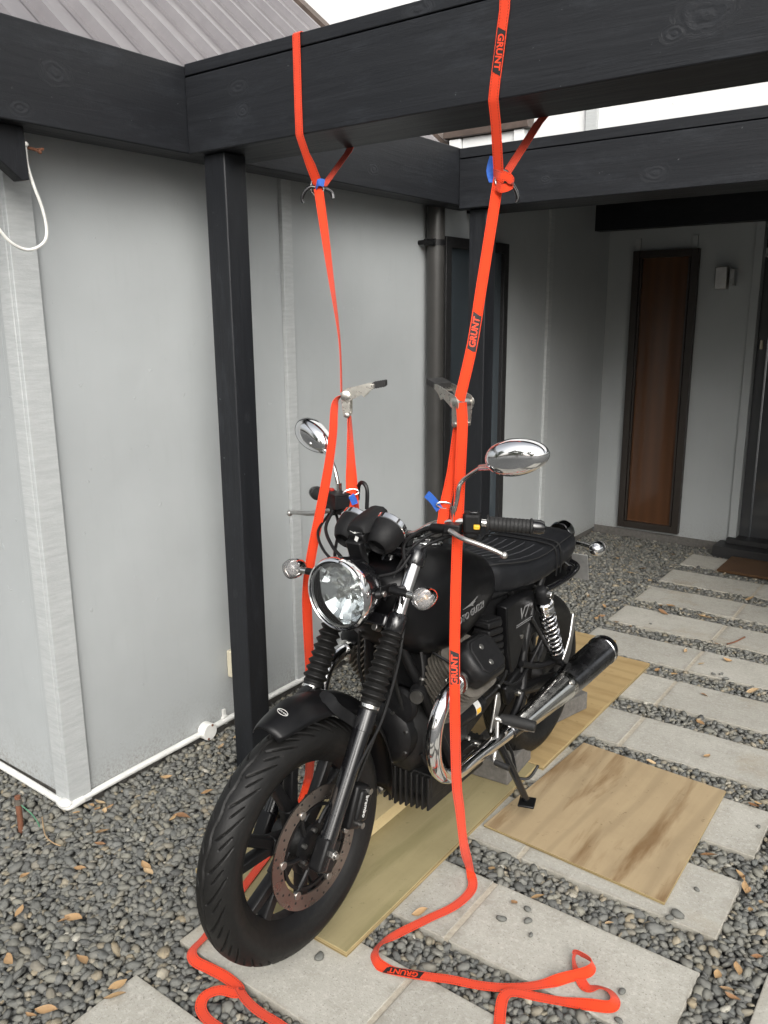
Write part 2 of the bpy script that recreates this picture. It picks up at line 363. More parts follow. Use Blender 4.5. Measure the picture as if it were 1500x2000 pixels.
# orange webbing with stitched edges (uv.x across in 0..1, uv.y along in metres)
g = N('orange_webbing'); uvn = g.n('ShaderNodeSeparateXYZ'); lk(g.t, g.tc.outputs['UV'], uvn.inputs[0])
u, vv = uvn.outputs[0], uvn.outputs[1]
du = g.math('ABSOLUTE', g.math('SUBTRACT', g.math('ABSOLUTE', g.math('SUBTRACT', u, .5)), .37))
line = g.math('LESS_THAN', du, .034); dash = g.math('LESS_THAN', g.math('FRACT', g.math('MULTIPLY', vv, 150)), .62)
fac = g.math('MULTIPLY', g.math('MULTIPLY', line, dash), .75)
weave = g.math('MULTIPLY', g.math('SINE', g.math('MULTIPLY', vv, 2600)), g.math('SINE', g.math('MULTIPLY', u, 60)))
c = g.mix(g.noise(9, 4, .6), (.66, .040, .006), (.78, .054, .009))
c = g.mix(g.ramp(g.noise(22, 6, .75), [(.55, (0, 0, 0)), (.8, (.35, .35, .35))]), c, (.34, .03, .012)); c = g.mix(fac, c, (.22, .012, .006))
g.set(Base_Color=c, Roughness=.72, Specular_IOR_Level=.25, Sheen_Weight=.15); g.bump(weave, .6, .0008); MT['orange_webbing'] = g.m

# ------------------------------------------------------------------ ground
m = MB(); s = 60
m.add([(-s, -s, -.03), (s, -s, -.03), (s, s, -.03), (-s, s, -.03)], [(0, 1, 2, 3)])
gnd = m.build('ground', MT['pebble_bed'], origin=(0, 0, -.03)); tag(gnd, kind='structure')

WX, CY, FY = -2.46, 1.45, 6.19            # side wall plane, house corner, porch back wall
ROW0, PER, DEP = 1.976, .441, .293
pav = []
for k in range(-4, 10):
    yb = ROW0+PER*k; xl = -1.640 if k < 3 else -1.612
    pav.append((xl, -1.046, yb-DEP, yb)); pav.append((-1.030, -.427, yb-DEP, yb))
pav = [q for q in pav if q[3] > .3 and not (q[2] > 5.5 and q[3] > 6.0)]
pav = [q for q in pav if not (q[3] < 1.0 and False)]
pav.append((-.283, .31, 1.56, 2.155)); pav.append((-.283, .31, .94, 1.54))

# pebbles: every stone a solid, one object
def pebble_proto(nu, nv, seed):
    r = np.random.default_rng(seed); vs = [(0, 0, -1.)]; 
    for i in range(1, nv):
        b = -math.pi/2+math.pi*i/nv
        for k in range(nu):
            a = 2*math.pi*(k+.5*(i % 2))/nu; vs.append((math.cos(b)*math.cos(a), math.cos(b)*math.sin(a), math.sin(b)))
    vs.append((0, 0, 1.)); fs = []; L = len(vs)-1
    rg = lambda i, k: 1+(i-1)*nu+k % nu
    for k in range(nu):
        fs.append((0, rg(1, k+1), rg(1, k))); fs.append((L, rg(nv-1, k), rg(nv-1, k+1)))
    for i in range(1, nv-1):
        for k in range(nu):
            if i % 2: q = (rg(i, k), rg(i, k+1), rg(i+1, k)), (rg(i, k+1), rg(i+1, k+1), rg(i+1, k))
            else: q = (rg(i, k), rg(i, k+1), rg(i+1, k+1)), (rg(i, k), rg(i+1, k+1), rg(i+1, k))
            fs += list(q)
    v = np.array(vs); ph = r.uniform(0, 6.28, 6); am = r.uniform(.02, .13, 3)
    an = np.arctan2(v[:, 1], v[:, 0]); rad = 1+am[0]*np.cos(an*2+ph[0])+am[1]*np.cos(an*3+ph[1])+am[2]*.8*np.sin(v[:, 2]*3+ph[2])*np.cos(an+ph[3])
    v = np.sign(v)*np.abs(v)**np.array([.92, .92, .85]); return v*rad[:, None], np.array(fs)
def scatter(spacing, x0, x1, y0, y1):
    nx, ny = int((x1-x0)/spacing), int((y1-y0)/(spacing*.87))
    gx, gy = np.meshgrid(np.arange(nx), np.arange(ny)); gx = gx+.5*(gy % 2)
    p = np.stack([x0+gx.ravel()*spacing, y0+gy.ravel()*spacing*.87], 1); return p+rng.normal(0, spacing*.22, p.shape)
def keep(p, half):
    ok = np.ones(len(p), bool)
    ok &= ~((p[:, 0] < WX+.004) & (p[:, 1] > CY-.004)); ok &= p[:, 1] < FY-.01
    for (a, b, c, d) in pav:
        ok &= ~((p[:, 0] > a-half*.55) & (p[:, 0] < b+half*.55) & (p[:, 1] > c-half*.55) & (p[:, 1] < d+half*.55))
    ok &= ~((p[:, 0] > -2.23) & (p[:, 0] < -2.105) & (p[:, 1] > 2.0) & (p[:, 1] < 2.12))
    # a wide fan in front of the camera (a step to each side included)
    q = p[:, 1]*math.cos(yaw)+p[:, 0]*math.sin(yaw); l = p[:, 0]*math.cos(yaw)-p[:, 1]*math.sin(yaw)
    ok &= (np.abs(l) < .62*q+.55) & (q > .75)
    return ok
AV, AF, tot = [], [], 0
for (sp, z0, lo, hi) in ((.0190, -.0145, .0095, .0160), (.0300, -.0100, .0095, .0250)):
    P = scatter(sp, -4.2, .9, .2, 6.2)
    sz = lo+(hi-lo)*rng.beta(1.3, 2.4, len(P))
    P = P; kk = np.array([True]*len(P)); kk &= keep(P, sz); P, sz = P[kk], sz[kk]
    for near in (True, False):
        sel = (np.hypot(P[:, 0], P[:, 1]) < 2.9) == near
        pr, sr = P[sel], sz[sel]; proto = [pebble_proto(*((8, 6) if near else (6, 4)), seed=i) for i in range(14)]
        idx = rng.integers(0, 14, len(pr))
        for t in range(14):
            q = pr[idx == t]; r = sr[idx == t]; n = len(q)
            if not n: continue
            v, f = proto[t]; asp = np.stack([rng.uniform(1.0, 1.3, n), rng.uniform(.58, .95, n), rng.uniform(.32, .52, n)], 1)*r[:, None]
            L = v[None]*asp[:, None]
            a = rng.uniform(0, 6.283, n); tl = rng.normal(0, .38, n); tr = rng.normal(0, .38, n)
            c_, s_ = np.cos(tl), np.sin(tl); L = np.stack([L[..., 0], L[..., 1]*c_[:, None]-L[..., 2]*s_[:, None], L[..., 1]*s_[:, None]+L[..., 2]*c_[:, None]], -1)
            c_, s_ = np.cos(tr), np.sin(tr); L = np.stack([L[..., 0]*c_[:, None]+L[..., 2]*s_[:, None], L[..., 1], -L[..., 0]*s_[:, None]+L[..., 2]*c_[:, None]], -1)
            c_, s_ = np.cos(a), np.sin(a); L = np.stack([L[..., 0]*c_[:, None]-L[..., 1]*s_[:, None], L[..., 0]*s_[:, None]+L[..., 1]*c_[:, None], L[..., 2]], -1)
            L[..., 0] += q[:, :1]; L[..., 1] += q[:, 1:]
            und = 0.004*np.sin(q[:, 0]*9+1)*np.cos(q[:, 1]*8)
            L[..., 2] += (z0+und+rng.uniform(-.004, .004, n))[:, None]
            AV.append(L.reshape(-1, 3)); AF.append((f[None]+(tot+np.arange(n)*len(v))[:, None, None]).reshape(-1, 3)); tot += n*len(v)
AV = np.concatenate(AV); AF = np.concatenate(AF)
me = bpy.data.meshes.new('gravel'); me.vertices.add(len(AV)); me.vertices.foreach_set('co', AV.ravel())
me.loops.add(AF.size); me.loops.foreach_set('vertex_index', AF.ravel().astype(np.int32))
me.polygons.add(len(AF)); me.polygons.foreach_set('loop_start', np.arange(0, AF.size, 3, dtype=np.int32)); me.polygons.foreach_set('loop_total', np.full(len(AF), 3, np.int32))
me.polygons.foreach_set('use_smooth', np.ones(len(AF), bool)); me.update(calc_edges=True)
gv = bpy.data.objects.new('gravel', me); COL.objects.link(gv); me.materials.append(MT['pebble'])
tag(gv, 'loose grey river pebbles covering the yard around the pavers', 'gravel', kind='stuff')

# pavers: the path's bedding strip with each slab a child
m = MB()
for k in range(-3, 10):
    yb = ROW0+PER*k
    if yb > 6: continue
    m.bx(-1.0465, -1.0295, yb-DEP+.004, yb-.004, -.03, -.0025)
path = m.build('path', MT['mortar'], origin=(-1.04, 2, 0)); tag(path, kind='structure')
cache = {}
for (a, b, c, d) in pav:
    key = (round(b-a, 3), round(d-c, 3))
    if key not in cache:
        q = MB(); hx, hy = (b-a)/2, (d-c)/2; q.bx(-hx, hx, -hy, hy, -.04, 0)
        mm = bpy.data.meshes.new('paver'); mm.from_pydata(q.v, [], q.f); mm.materials.append(MT['paver_concrete']); cache[key] = mm
    ob = bpy.data.objects.new('paver', cache[key]); COL.objects.link(ob); ob.parent = path
    ob.location = V((a+b)/2, (c+d)/2, random.uniform(-.002, .001))-ORG[path.name]; ob.rotation_euler = (random.uniform(-.003, .003), random.uniform(-.002, .002), random.uniform(-.006, .006))
    q = ob.modifiers.new('bevel', 'BEVEL'); q.width = .003; q.segments = 2

# ------------------------------------------------------------------ house
house = thing('house', 'grey board-and-batten house with sheltered porch and steep metal side roof', 'house', (WX, FY, 0))
m = MB(); m.bx(-7, WX-.1205, CY, CY+.12, .03, 2.42); wall_front = m.build('end_wall', MT['wall_grey'], house)
m = MB(); m.bx(WX-.12, WX, CY, FY+.1, .03, 2.42); wall_side = m.build('side_wall', MT['wall_grey'], house)
m = MB(); m.bx(WX-.14, WX-.012, CY+.1, FY, -.05, .035); m.bx(-7, WX-.012, CY+.012, CY+.1, -.05, .035); m.build('plinth', MT['concrete_block'], house)
m = MB(); m.bx(WX+.001, -1.43, FY, FY+.12, .03, 2.6); m.bx(-.5, .22, FY, FY+.12, .03, 2.6); porch_wall = m.build('porch_wall', MT['wall_grey'], house)
m = MB(); m.bx(WX+.001, -1.43, FY-.004, FY+.1, -.05, .05); m.build('porch_plinth', MT['concrete_block'], house)
# corner boards and battens (each its own piece)
def batten(x0, x1, y0, y1, z0, z1, parent, name='batten'): q = MB(); q.bx(x0, x1, y0, y1, z0, z1); return q.build(name, MT['batten_grey'], parent, bevel=.002)
batten(WX+.0005, WX+.022, CY-.022, CY+.066, .005, 2.42, wall_side, 'corner_board')
batten(WX-.062, WX, CY-.0225, CY-.0005, .008, 2.42, wall_front, 'corner_board')
for y in (2.624, 5.145): batten(WX+.0005, WX+.02, y, y+.058, .03, 2.42, wall_side)
for x in (-3.55, -4.75): batten(x-.03, x+.03, CY-.02, CY-.0005, .03, 2.42, wall_front)
# porch: tall window in the side wall
def window(name, lo, hi, axis, pos, thick, fm, gm, fw_=.045, parent=None, out=1):
    """framed pane on a wall: axis 'x' = wall normal is x"""
    a0, z0 = lo; a1, z1 = hi; f = MB(); p = MB()
    def put(mb, u0, u1, w0, w1, d0, d1):
        if axis == 'x': mb.bx(pos+d0*out, pos+d1*out, u0, u1, w0, w1)
        else: mb.bx(u0, u1, pos+d0*out, pos+d1*out, w0, w1)
    put(f, a0, a0+fw_, z0, z1, .001, thick); put(f, a1-fw_, a1, z0, z1, .001, thick)
    put(f, a0+fw_, a1-fw_, z1-fw_, z1, .001, thick-.001); put(f, a0+fw_, a1-fw_, z0, z0+fw_, .001, thick-.001)
    fo = f.build(name, MT[fm], parent, bevel=.002); put(p, a0+fw_, a1-fw_, z0+fw_, z1-fw_, .004, thick*.35); p.build('pane', MT[gm], fo); return fo
window('window', (3.862, .06), (4.56, 2.10), 'x', WX, .035, 'black_step', 'window_glass', .055, house)
wf = window('window', (-2.255, .075), (-1.787, 2.135), 'y', FY, .05, 'brown_frame', 'brown_glass', .05, house, -1)
q = MB(); q.bx(-2.20, -2.187, FY-.045, FY-.01, .13, 2.08); q.bx(-1.856, -1.843, FY-.045, FY-.01, .13, 2.08); q.build('inner_bead', MT['brown_frame'], wf)
for x in (-2.235, -1.83): batten(x-.02, x+.02, FY-.018, FY-.0005, 2.14, 2.225, porch_wall, 'trim')
batten(WX+.16, WX+.20, FY-.012, FY-.0005, 2.10, 2.30, porch_wall, 'trim') if False else None
# entrance
q = MB(); q.bx(-1.43, -1.375, FY-.03, FY+.12, .06, 2.6); q.build('door_jamb', MT['wall_grey'], house, bevel=.002)
door = MB(); door.bx(-1.30, -.5, FY+.06, FY+.10, .08, 2.06); door.bx(-1.374, -1.31, FY+.05, FY+.10, .08, 2.06); dr = door.build('door', MT['dark_glass'], house, bevel=.002)
q = MB(); q.bx(-1.374, -.5, FY+.04, FY+.11, 2.065, 2.12); q.build('transom_rail', MT['wall_grey'], house)
q = MB(); q.bx(-1.374, -.5, FY+.06, FY+.10, 2.121, 2.60); q.build('transom_pane', MT['dark_glass'], house)
q = MB(); q.bx(-1.350, -1.334, FY+.02, FY+.05, 1.45, 1.51); q.build('lock_plate', MT['cream_plastic'], dr, bevel=.002)
q = MB(); q.bx(-1.49, -.4, FY-.20, FY+.05, -.02, .07); q.bx(-1.43, -.4, FY-.08, FY+.06, .0702, .11); q.build('step', MT['black_step'], house, bevel=.004)
# upper storey over the porch, soffit and dark fascia under it
UY = 4.12
q = MB(); q.bx(-7.5, 2.6, UY, UY+.12, 2.52, 6.2); up_w = q.build('upper_wall', MT['wall_pale'], house)
for x in (-1.755, -.35, 1.05): batten(x-.03, x+.03, UY-.02, UY-.0005, 2.52, 6.2, up_w)
q = MB(); q.bx(WX-.121, 2.6, UY+.121, FY+.3, 2.46, 2.53); q.build('soffit', MT['black_timber_x'], house)
q = MB(); q.bx(WX+.001, 2.6, UY-.005, UY+.12, 2.235, 2.519); q.build('porch_beam', MT['black_timber_x'], house, bevel=.003)
q = MB(); q.bx(WX+.001, 2.6, 5.90, 6.0, 2.27, 2.459); q.build('porch_beam', MT['black_timber_x'], house, bevel=.003)
q = MB(); q.bx(.10, .22, UY+.0, FY, 0, 2.459); q.build('porch_shade_wall', MT['wall_grey'], house)  # unseen end wall, added to keep light out of the porch
q = MB(); q.bx(WX-.12, WX, UY, FY+.1, 2.4205, 2.4595); q.build('porch_frieze', MT['wall_grey'], house)
# side roof, rising away at 41 degrees, one sheet per tray
EX, EZ, SL = -2.36, 2.40, .87
roof = MB(); roof.add([(EX, .9, EZ-.05), (EX, UY-.002, EZ-.05), (-6.6, UY-.002, EZ-.05+SL*(-EX-(-6.6)*-1)*-1), (-6.6, .9, EZ-.05+SL*(6.6+EX))], [(0, 1, 2, 3)])
roof.v[2].z = roof.v[3].z
rf = roof.build('roof', MT['roof_sheet'], house, auto=0)
n_ = Vector((SL, 0, 1)).normalized(); d_ = Vector((-1, 0, SL)).normalized(); LEN = (6.6+EX)/(-d_.x)
def tray(y0, w_, parent):
    q = MB(); o = V(EX+.05, y0, EZ-.035-.05*SL); pr = [(0, 0), (.03, 0), (.042, .036), (.068, .036), (.08, 0), (w_-.004, 0)]
    q.loft([[o+V(0, a, 0)+n_*b+d_*t for a, b in pr] for t in (0, LEN)], caps=False, closed=False)
    return q.build('roof_sheet', MT['roof_sheet'], parent, auto=20)
y = .95
while y < UY-.05: tray(y, .20, rf); y += .20
q = MB(); o = V(EX, UY-.055, EZ-.02); q.loft([[o+V(0, a, 0)+n_*b+d_*t for a, b in ((0, 0), (0, .035), (.05, .045), (.05, .0))] for t in (-.06, LEN)]); q.build('barge_flashing', MT['brown_fascia'], rf)
q = MB(); q.bx(-2.56, -2.06, UY-.09, UY-.02, 2.612, 2.675); q.build('fascia', MT['brown_fascia'], house, bevel=.003)
q = MB(); q.bx(-2.53, -2.46, UY-.075, UY-.025, 2.42, 2.605); q.bx(-2.455, -2.15, UY-.06, UY-.03, 2.535, 2.608); q.bx(-2.145, -2.09, UY-.075, UY-.025, 2.55, 2.608); q.build('soffit_box', MT['wall_pale'], house, bevel=.002)
q = MB(); q.bx(EX-.02, EX+.0, .9, UY-.1, EZ-.13, EZ-.055); q.build('gutter', MT['brown_fascia'], house, bevel=.006)

# downpipe, thin pipe, conduit, boxes and lamp on the wall
dp = thing('downpipe', 'dark grey round downpipe on brackets beside the side window', 'downpipe', (WX+.06, 3.71, 0))
q = MB(); q.cyl((WX+.062, 3.715, -.02), (WX+.062, 3.715, 2.40), .046, n=24); q.build('pipe', MT['downpipe_paint'], dp)
for z in (2.055, .50):
    q = MB(); q.cyl((WX+.062, 3.715, z-.014), (WX+.062, 3.715, z+.014), .050, n=24); q.cyl((WX+.09, 3.652, z), (WX+.001, 3.652, z), .012, n=12); q.cyl((WX+.035, 3.65, z), (WX+.09, 3.668, z), .017, n=12); q.build('bracket', MT['black_satin'], dp)
q = MB(); q.tube([(WX+.018, 3.826, -.01), (WX+.018, 3.826, 1.2), (WX+.018, 3.826, 2.24)], .011, 10, 4); q.cyl((WX+.018, 3.826, 1.32), (WX+.018, 3.826, 1.36), .014); q.bx(WX+.001, WX+.03, 3.811, 3.841, 2.24, 2.30)
tag(q.build('waste_pipe', MT['white_plastic']), 'thin pale pipe running up the wall between downpipe and window', 'pipe')
cd = thing('conduit', 'white electrical conduit along the base of the grey wall', 'conduit', (WX+.02, CY, 0))
q = MB(); q.tube([(WX+.016, CY-.01, .022), (WX+.016, 1.70, .028), (WX+.016, 2.0, .031), (WX+.016, 2.25, .036), (WX+.016, 3.2, .042), (WX+.016, 3.58, .045)], .0125, 12, 8); q.build('pipe', MT['white_plastic'], cd)
q = MB(); q.tube([(WX-.02, CY-.026, .022), (-3.2, CY-.018, .024), (-4.6, CY-.018, .024)], .0125, 12, 4); q.build('pipe', MT['white_plastic'], cd)
q = MB(); q.tube([(WX-.035, CY-.026, .022), (WX-.004, CY-.032, .022), (WX+.02, CY-.022, .022), (WX+.018, CY+.03, .022)], .0155, 12, 6); q.ell((WX+.004, CY-.028, .032), (.03, .024, .014)); q.build('elbow', MT['white_plastic'], cd)
q = MB(); q.tube([(WX+.016, 2.262, .036), (WX+.016, 2.275, .06), (WX+.016, 2.275, .215)], .012, 12, 4); q.build('riser', MT['white_plastic'], cd)
q = MB(); q.cyl((WX+.002, 2.065, .035), (WX+.042, 2.065, .035), .036, n=28); jb = q.build('junction_disc', MT['white_plastic'], cd, bevel=.003)
for s_ in (-1, 1): q = MB(); q.cyl((WX+.042, 2.065+.012*s_, .035+.026*s_), (WX+.0445, 2.065+.012*s_, .035+.026*s_), .005, n=10); q.build('screw', MT['rust'], jb)
q = MB(); q.cyl((WX+.003, 2.175, .036), (WX+.018, 2.175, .036), .019, n=16); q.box((WX+.006, 2.175, .066), (.01, .014, .03)); q.build('saddle', MT['white_plastic'], cd)
q = MB(); q.bx(WX+.001, WX+.06, 2.21, 2.30, .215, .335); bxo = q.build('switch_box', MT['cream_plastic'], cd, bevel=.006)
q = MB(); q.bx(WX+.0605, WX+.068, 2.222, 2.29, .225, .325); q.build('cover', MT['white_plastic'], bxo, bevel=.003)
lp = thing('wall_lamp', 'small grey box lamp on the porch wall beside the door', 'lamp', (-1.61, FY, 1.85))
q = MB(); q.bx(-1.655, -1.575, FY-.10, FY-.02, 1.855, 2.005); q.build('housing', MT['alloy'], lp, bevel=.006)
q = MB(); q.bx(-1.565, -1.535, FY-.07, FY-.001, 1.875, 1.985); q.bx(-1.65, -1.55, FY-.02, FY-.001, 1.88, 1.98); q.build('mount', MT['wall_grey'], lp, bevel=.003)
q = MB(); q.bx(-1.352, -.70, 5.60, 6.02 - .04, .001, .020); q_ = q.build('doormat', MT['coir'], bevel=.005); tag(q_, 'brown coir doormat lying before the black door step', 'doormat')
# rusty stake and its wire by the corner
st = thing('stake', 'rusty steel earth stake with green wire standing by the house corner', 'stake', (-2.50, 1.275, 0))
q = MB(); q.cyl((-2.50, 1.275, -.03), (-2.503, 1.278, .115), .010, n=10); q.build('rod', MT['rust'], st)
q = MB(); q.cyl((-2.503, 1.278, .085), (-2.503, 1.278, .105), .0145, n=10); q.cyl((-2.51, 1.262, .095), (-2.496, 1.294, .095), .005, n=8); q.build('clamp', MT['alloy_fin'], st)
q = MB(); q.tube([(-2.495, 1.28, .085), (-2.47, 1.30, .05), (-2.455, 1.31, .02), (-2.45, 1.315, -.005)], .0022, 8); q.build('wire', MT['green_wire'], st)

# ------------------------------------------------------------------ pergola
BX, BY, BZ0, BZ1, BCAP = -2.25, 1.98, 2.222, 2.452, 2.492
pg = thing('pergola', 'black-stained timber pergola with heavy beams on square posts', 'pergola', (-2.17, 2.06, 0))
q = MB(); q.bx(-2.37, BX, -.8, 3.90, BZ0, 2.486); q.build('beam', MT['black_timber_y'], pg, bevel=.004)
q = MB(); q.bx(BX+.001, 2.4, BY, 2.226, BZ0-.002, BZ1); q.build('beam', MT['black_timber_x'], pg, bevel=.004)
q = MB(); q.bx(BX+.001, 2.4, BY+.001, 2.20, BZ1+.003, BCAP); q.build('capping', MT['black_timber_x'], pg, bevel=.003)
q = MB(); q.bx(BX+.001, 2.4, 3.69, 3.90, BZ0-.018, 2.432); q.build('beam', MT['black_timber_x'], pg, bevel=.004)
q = MB(); q.bx(BX+.001, 2.4, 3.692, 3.89, 2.436, 2.482); q.build('capping', MT['black_timber_x'], pg, bevel=.003)
for y0 in (2.011, 3.735):
    q = MB(); q.bx(-2.214, -2.116, y0, y0+.098, -.03, BZ0-.003 if y0 < 3 else BZ0-.019); q.build('post', MT['black_timber_z'], pg, bevel=.005, seg=3)
# bracket with hook and cord on the near side beam
bk = thing('bracket', 'dark pointed bracket plate bolted under the pergola side beam', 'bracket', (-2.31, 1.36, 2.08))
q = MB(); q.prism([(-2.345, 1.29, 2.2215), (-2.345, 1.425, 2.2215), (-2.345, 1.428, 2.082), (-2.345, 1.405, 2.078), (-2.345, 1.31, 2.15), (-2.345, 1.29, 2.15)], (.045, 0, 0)); q.build('plate', MT['black_timber_z'], bk, bevel=.002)
q = MB(); q.cyl((-2.30, 1.335, 2.175), (-2.293, 1.335, 2.175), .008, n=6); q.build('bolt', MT['bolt_steel'], bk)
hk = MB(); hk.tube([(-2.318, 1.42, 2.172), (-2.315, 1.455, 2.170), (-2.308, 1.472, 2.166), (-2.300, 1.470, 2.160), (-2.300, 1.462, 2.165)], .0045, 8, 5); hk.tube([(-2.31, 1.466, 2.168), (-2.308, 1.486, 2.173)], .004, 8, 1)
tag(hk.build('screw_hook', MT['rust']), 'rusty screw hook sticking out of the dark bracket', 'hook')
cp = [onX(a, b, -2.31) for a, b in ((49, 283), (53, 320), (65, 360), (82, 405), (91, 445), (88, 470), (70, 485), (48, 487), (22, 474), (0, 450), (-25, 410), (-42, 340), (-44, 300))]
q = MB(); q.tube(cp, .0046, 8, 6); q.ell(onX(49, 282, -2.31), (.012, .008, .008))
tag(q.build('cord', MT['white_cord']), 'white cord hanging in a loop from the rusty hook', 'cord')

# ------------------------------------------------------------------ boards and blocks
def board(name, label, x0, x1, y0, y1, z0, z1, mt, rot=0, group=None, cat='board', edge=True):
    q = MB(); cx, cy = (x0+x1)/2, (y0+y1)/2
    rm = Matrix.Rotation(R_(rot), 3, 'Z'); q.box((cx, cy, (z0+z1)/2), (x1-x0, y1-y0, z1-z0), rm)
    ob = q.build(name, MT[mt], bevel=.0015)
    if edge:
        ob.data.materials.append(MT['ply_edge'])
        for p_ in ob.data.polygons:
            if abs(p_.normal.z) < .5: p_.material_index = 1
    return tag(ob, label, cat, group)
T = .019
board('plywood_board', 'greenish plywood board lying under the front of the motorcycle', -1.825, -1.222, 1.462, 2.632, .0015, T, 'ply_green', .4)
board('plywood_board', 'long warm plywood strip under the rear wheel beside the brick', -1.43, -1.198, 2.642, 3.822, .0015, T, 'ply_warm', -.3)
board('plywood_board', 'warm plywood board reaching furthest back behind the rear wheel', -1.80, -1.436, 2.645, 4.01, .0015, T, 'ply_warm', .3)
pc = [onZ(945, 1610, .012), onZ(1140, 1450, .012), onZ(1418, 1545, .012), onZ(1298, 1763, .012)]
q = MB(); q.prism([V(p.x, p.y, .0025) for p in pc], (0, 0, .010)); ob = q.build('plywood_sheet', MT['ply_stained'], bevel=.001); ob.data.materials.append(MT['ply_edge'])
for p_ in ob.data.polygons:
    if abs(p_.normal.z) < .5: p_.material_index = 1
tag(ob, 'square water-stained plywood sheet lying across two paver rows', 'board')
board('timber', 'pine timber lying on the greenish plywood under the engine', -1.56, -1.47, 1.56, 2.12, T+.0005, T+.046, 'pine', .8, cat='timber', edge=False)
board('timber', 'longer pine timber butted behind the first under the engine', -1.56, -1.47, 2.126, 2.62, T+.0005, T+.044, 'pine', -.5, cat='timber', edge=False)
q = MB(); q.box((-1.35, 2.545, T+.0425), (.19, .22, .084), Matrix.Rotation(R_(4), 3, 'Z')); tag(q.build('concrete_block', MT['concrete_block'], bevel=.006, seg=3), 'grey concrete block on the plywood under the frame rail', 'block')
q = MB(); q.box((-1.335, 3.085, T+.0395), (.105, .235, .078), Matrix.Rotation(R_(-14), 3, 'Z')); tag(q.build('brick', MT['concrete_block'], bevel=.004), 'grey paving brick standing on the plywood below the silencer', 'brick')
# ------------------------------------------------------------------ motorcycle (x lateral from XB, left side +)
XB = -1.315
simple('stitch', (.06, .062, .068), .6)
bike = thing('motorcycle', 'black classic roadster motorcycle with chrome exhausts hanging in orange straps', 'motorcycle', (XB, 2.1, 0))
def L(x, y, z): return Vector((XB+x, y, z))
def part(name, mb, mt, parent=None, **k): return mb.build(name, MT[mt], parent or bike, **k)
def textm(name, txt, size, o, xdir, ydir, mt, parent, depth=.0006, shear=0, bold=0):
    cu = bpy.data.curves.new('t', 'FONT'); cu.body = txt; cu.size = size; cu.align_x = 'CENTER'; cu.align_y = 'CENTER'; cu.extrude = depth; cu.resolution_u = 3; cu.shear = shear; cu.offset = bold
    ob = bpy.data.objects.new('t', cu); COL.objects.link(ob); dg = bpy.context.evaluated_depsgraph_get()
    me = bpy.data.meshes.new_from_object(ob.evaluated_get(dg)); bpy.data.objects.remove(ob); bpy.data.curves.remove(cu)
    x = Vector(xdir).normalized(); y = Vector(ydir); y = (y-x*y.dot(x)).normalized(); z = x.cross(y)
    mx = Matrix((x, y, z)).transposed().to_4x4(); mx.translation = Vector(o)-ORG[parent.name]; me.transform(mx); me.materials.clear()
    return link(name, me, MT[mt], parent, None, auto=0)

# --- wheels
def tyre_mesh(name, c, Rr, half, rim_r, parent, N=1000, grooves=True, tread=.7):
    c = Vector(c); hsec = (Rr-rim_r)/1.62; rc = Rr-hsec
    A = np.concatenate([np.linspace(-52, 18, 9), np.linspace(22, 158, 71), np.linspace(162, 232, 9)]); A = np.radians(A)
    th = np.linspace(0, 2*np.pi, N, endpoint=False); TH, AA = np.meshgrid(th, A, indexing='ij')
    sec = half*(AA-np.pi/2)                         # arc length across the tread
    dep = np.zeros_like(TH)
    if grooves:
        Rt = Rr*TH; s_ = np.abs(sec); side = np.where(sec > 0, 1., 0.); inside = (AA > R_(24)) & (AA < R_(156))
        npitch = 26; pitch_ = 2*np.pi*Rr/npitch
        def slash(off, a, b, k, wd):
            q = (Rt+off*pitch_+side*pitch_*.5-k*(np.clip(s_, 0, 1)/.055)**1.5*pitch_) % pitch_; q = np.minimum(q, pitch_-q)
            tp = np.clip((s_-a)/.006, 0, 1)*np.clip((b-s_)/.010, 0, 1)
            return np.clip(1.15-q/(wd*tp+1e-6), 0, 1)*(s_ > a)*(s_ < b)
        d1 = slash(0, .009, .060, .95, .0046); d2 = slash(.45, .022, .050, .95, .0040)
        zig = .0022*np.sin(TH*npitch); d3 = np.clip(1.2-np.abs(sec-zig)/.0026, 0, 1)
        dep = np.maximum(np.maximum(d1, d2), d3)*inside*.0048
    rr = rc+hsec*np.sin(AA)-dep*np.sin(AA); lat = half*np.sign(np.cos(AA))*np.abs(np.cos(AA))**.92-dep*np.cos(AA)
    lat = np.where(AA < 0, half*.995-(half*.36)*(np.abs(AA)/R_(52))**1.6, lat); lat = np.where(AA > np.pi, -(half*.995-(half*.36)*(np.abs(AA-np.pi)/R_(52))**1.6), lat)
    for d_ in (-30, -8, 10): lat = lat+np.where(np.abs(AA-np.radians(d_)) < .06, .0016, 0)-np.where(np.abs(AA-np.pi+np.radians(d_)) < .06, .0016, 0)
    co = np.stack([lat, -rr*np.cos(TH), rr*np.sin(TH)], -1).reshape(-1, 3)+np.array(c-ORG[parent.name])
    m = len(A); i, j = np.meshgrid(np.arange(N), np.arange(m-1), indexing='ij'); i2 = (i+1) % N
    F = np.stack([i*m+j, i*m+j+1, i2*m+j+1, i2*m+j], -1).reshape(-1, 4)
    me = bpy.data.meshes.new(name); me.from_pydata(co.tolist(), [], F.tolist()); me.update()
    return link(name, me, MT['rubber'], parent, None, auto=60)

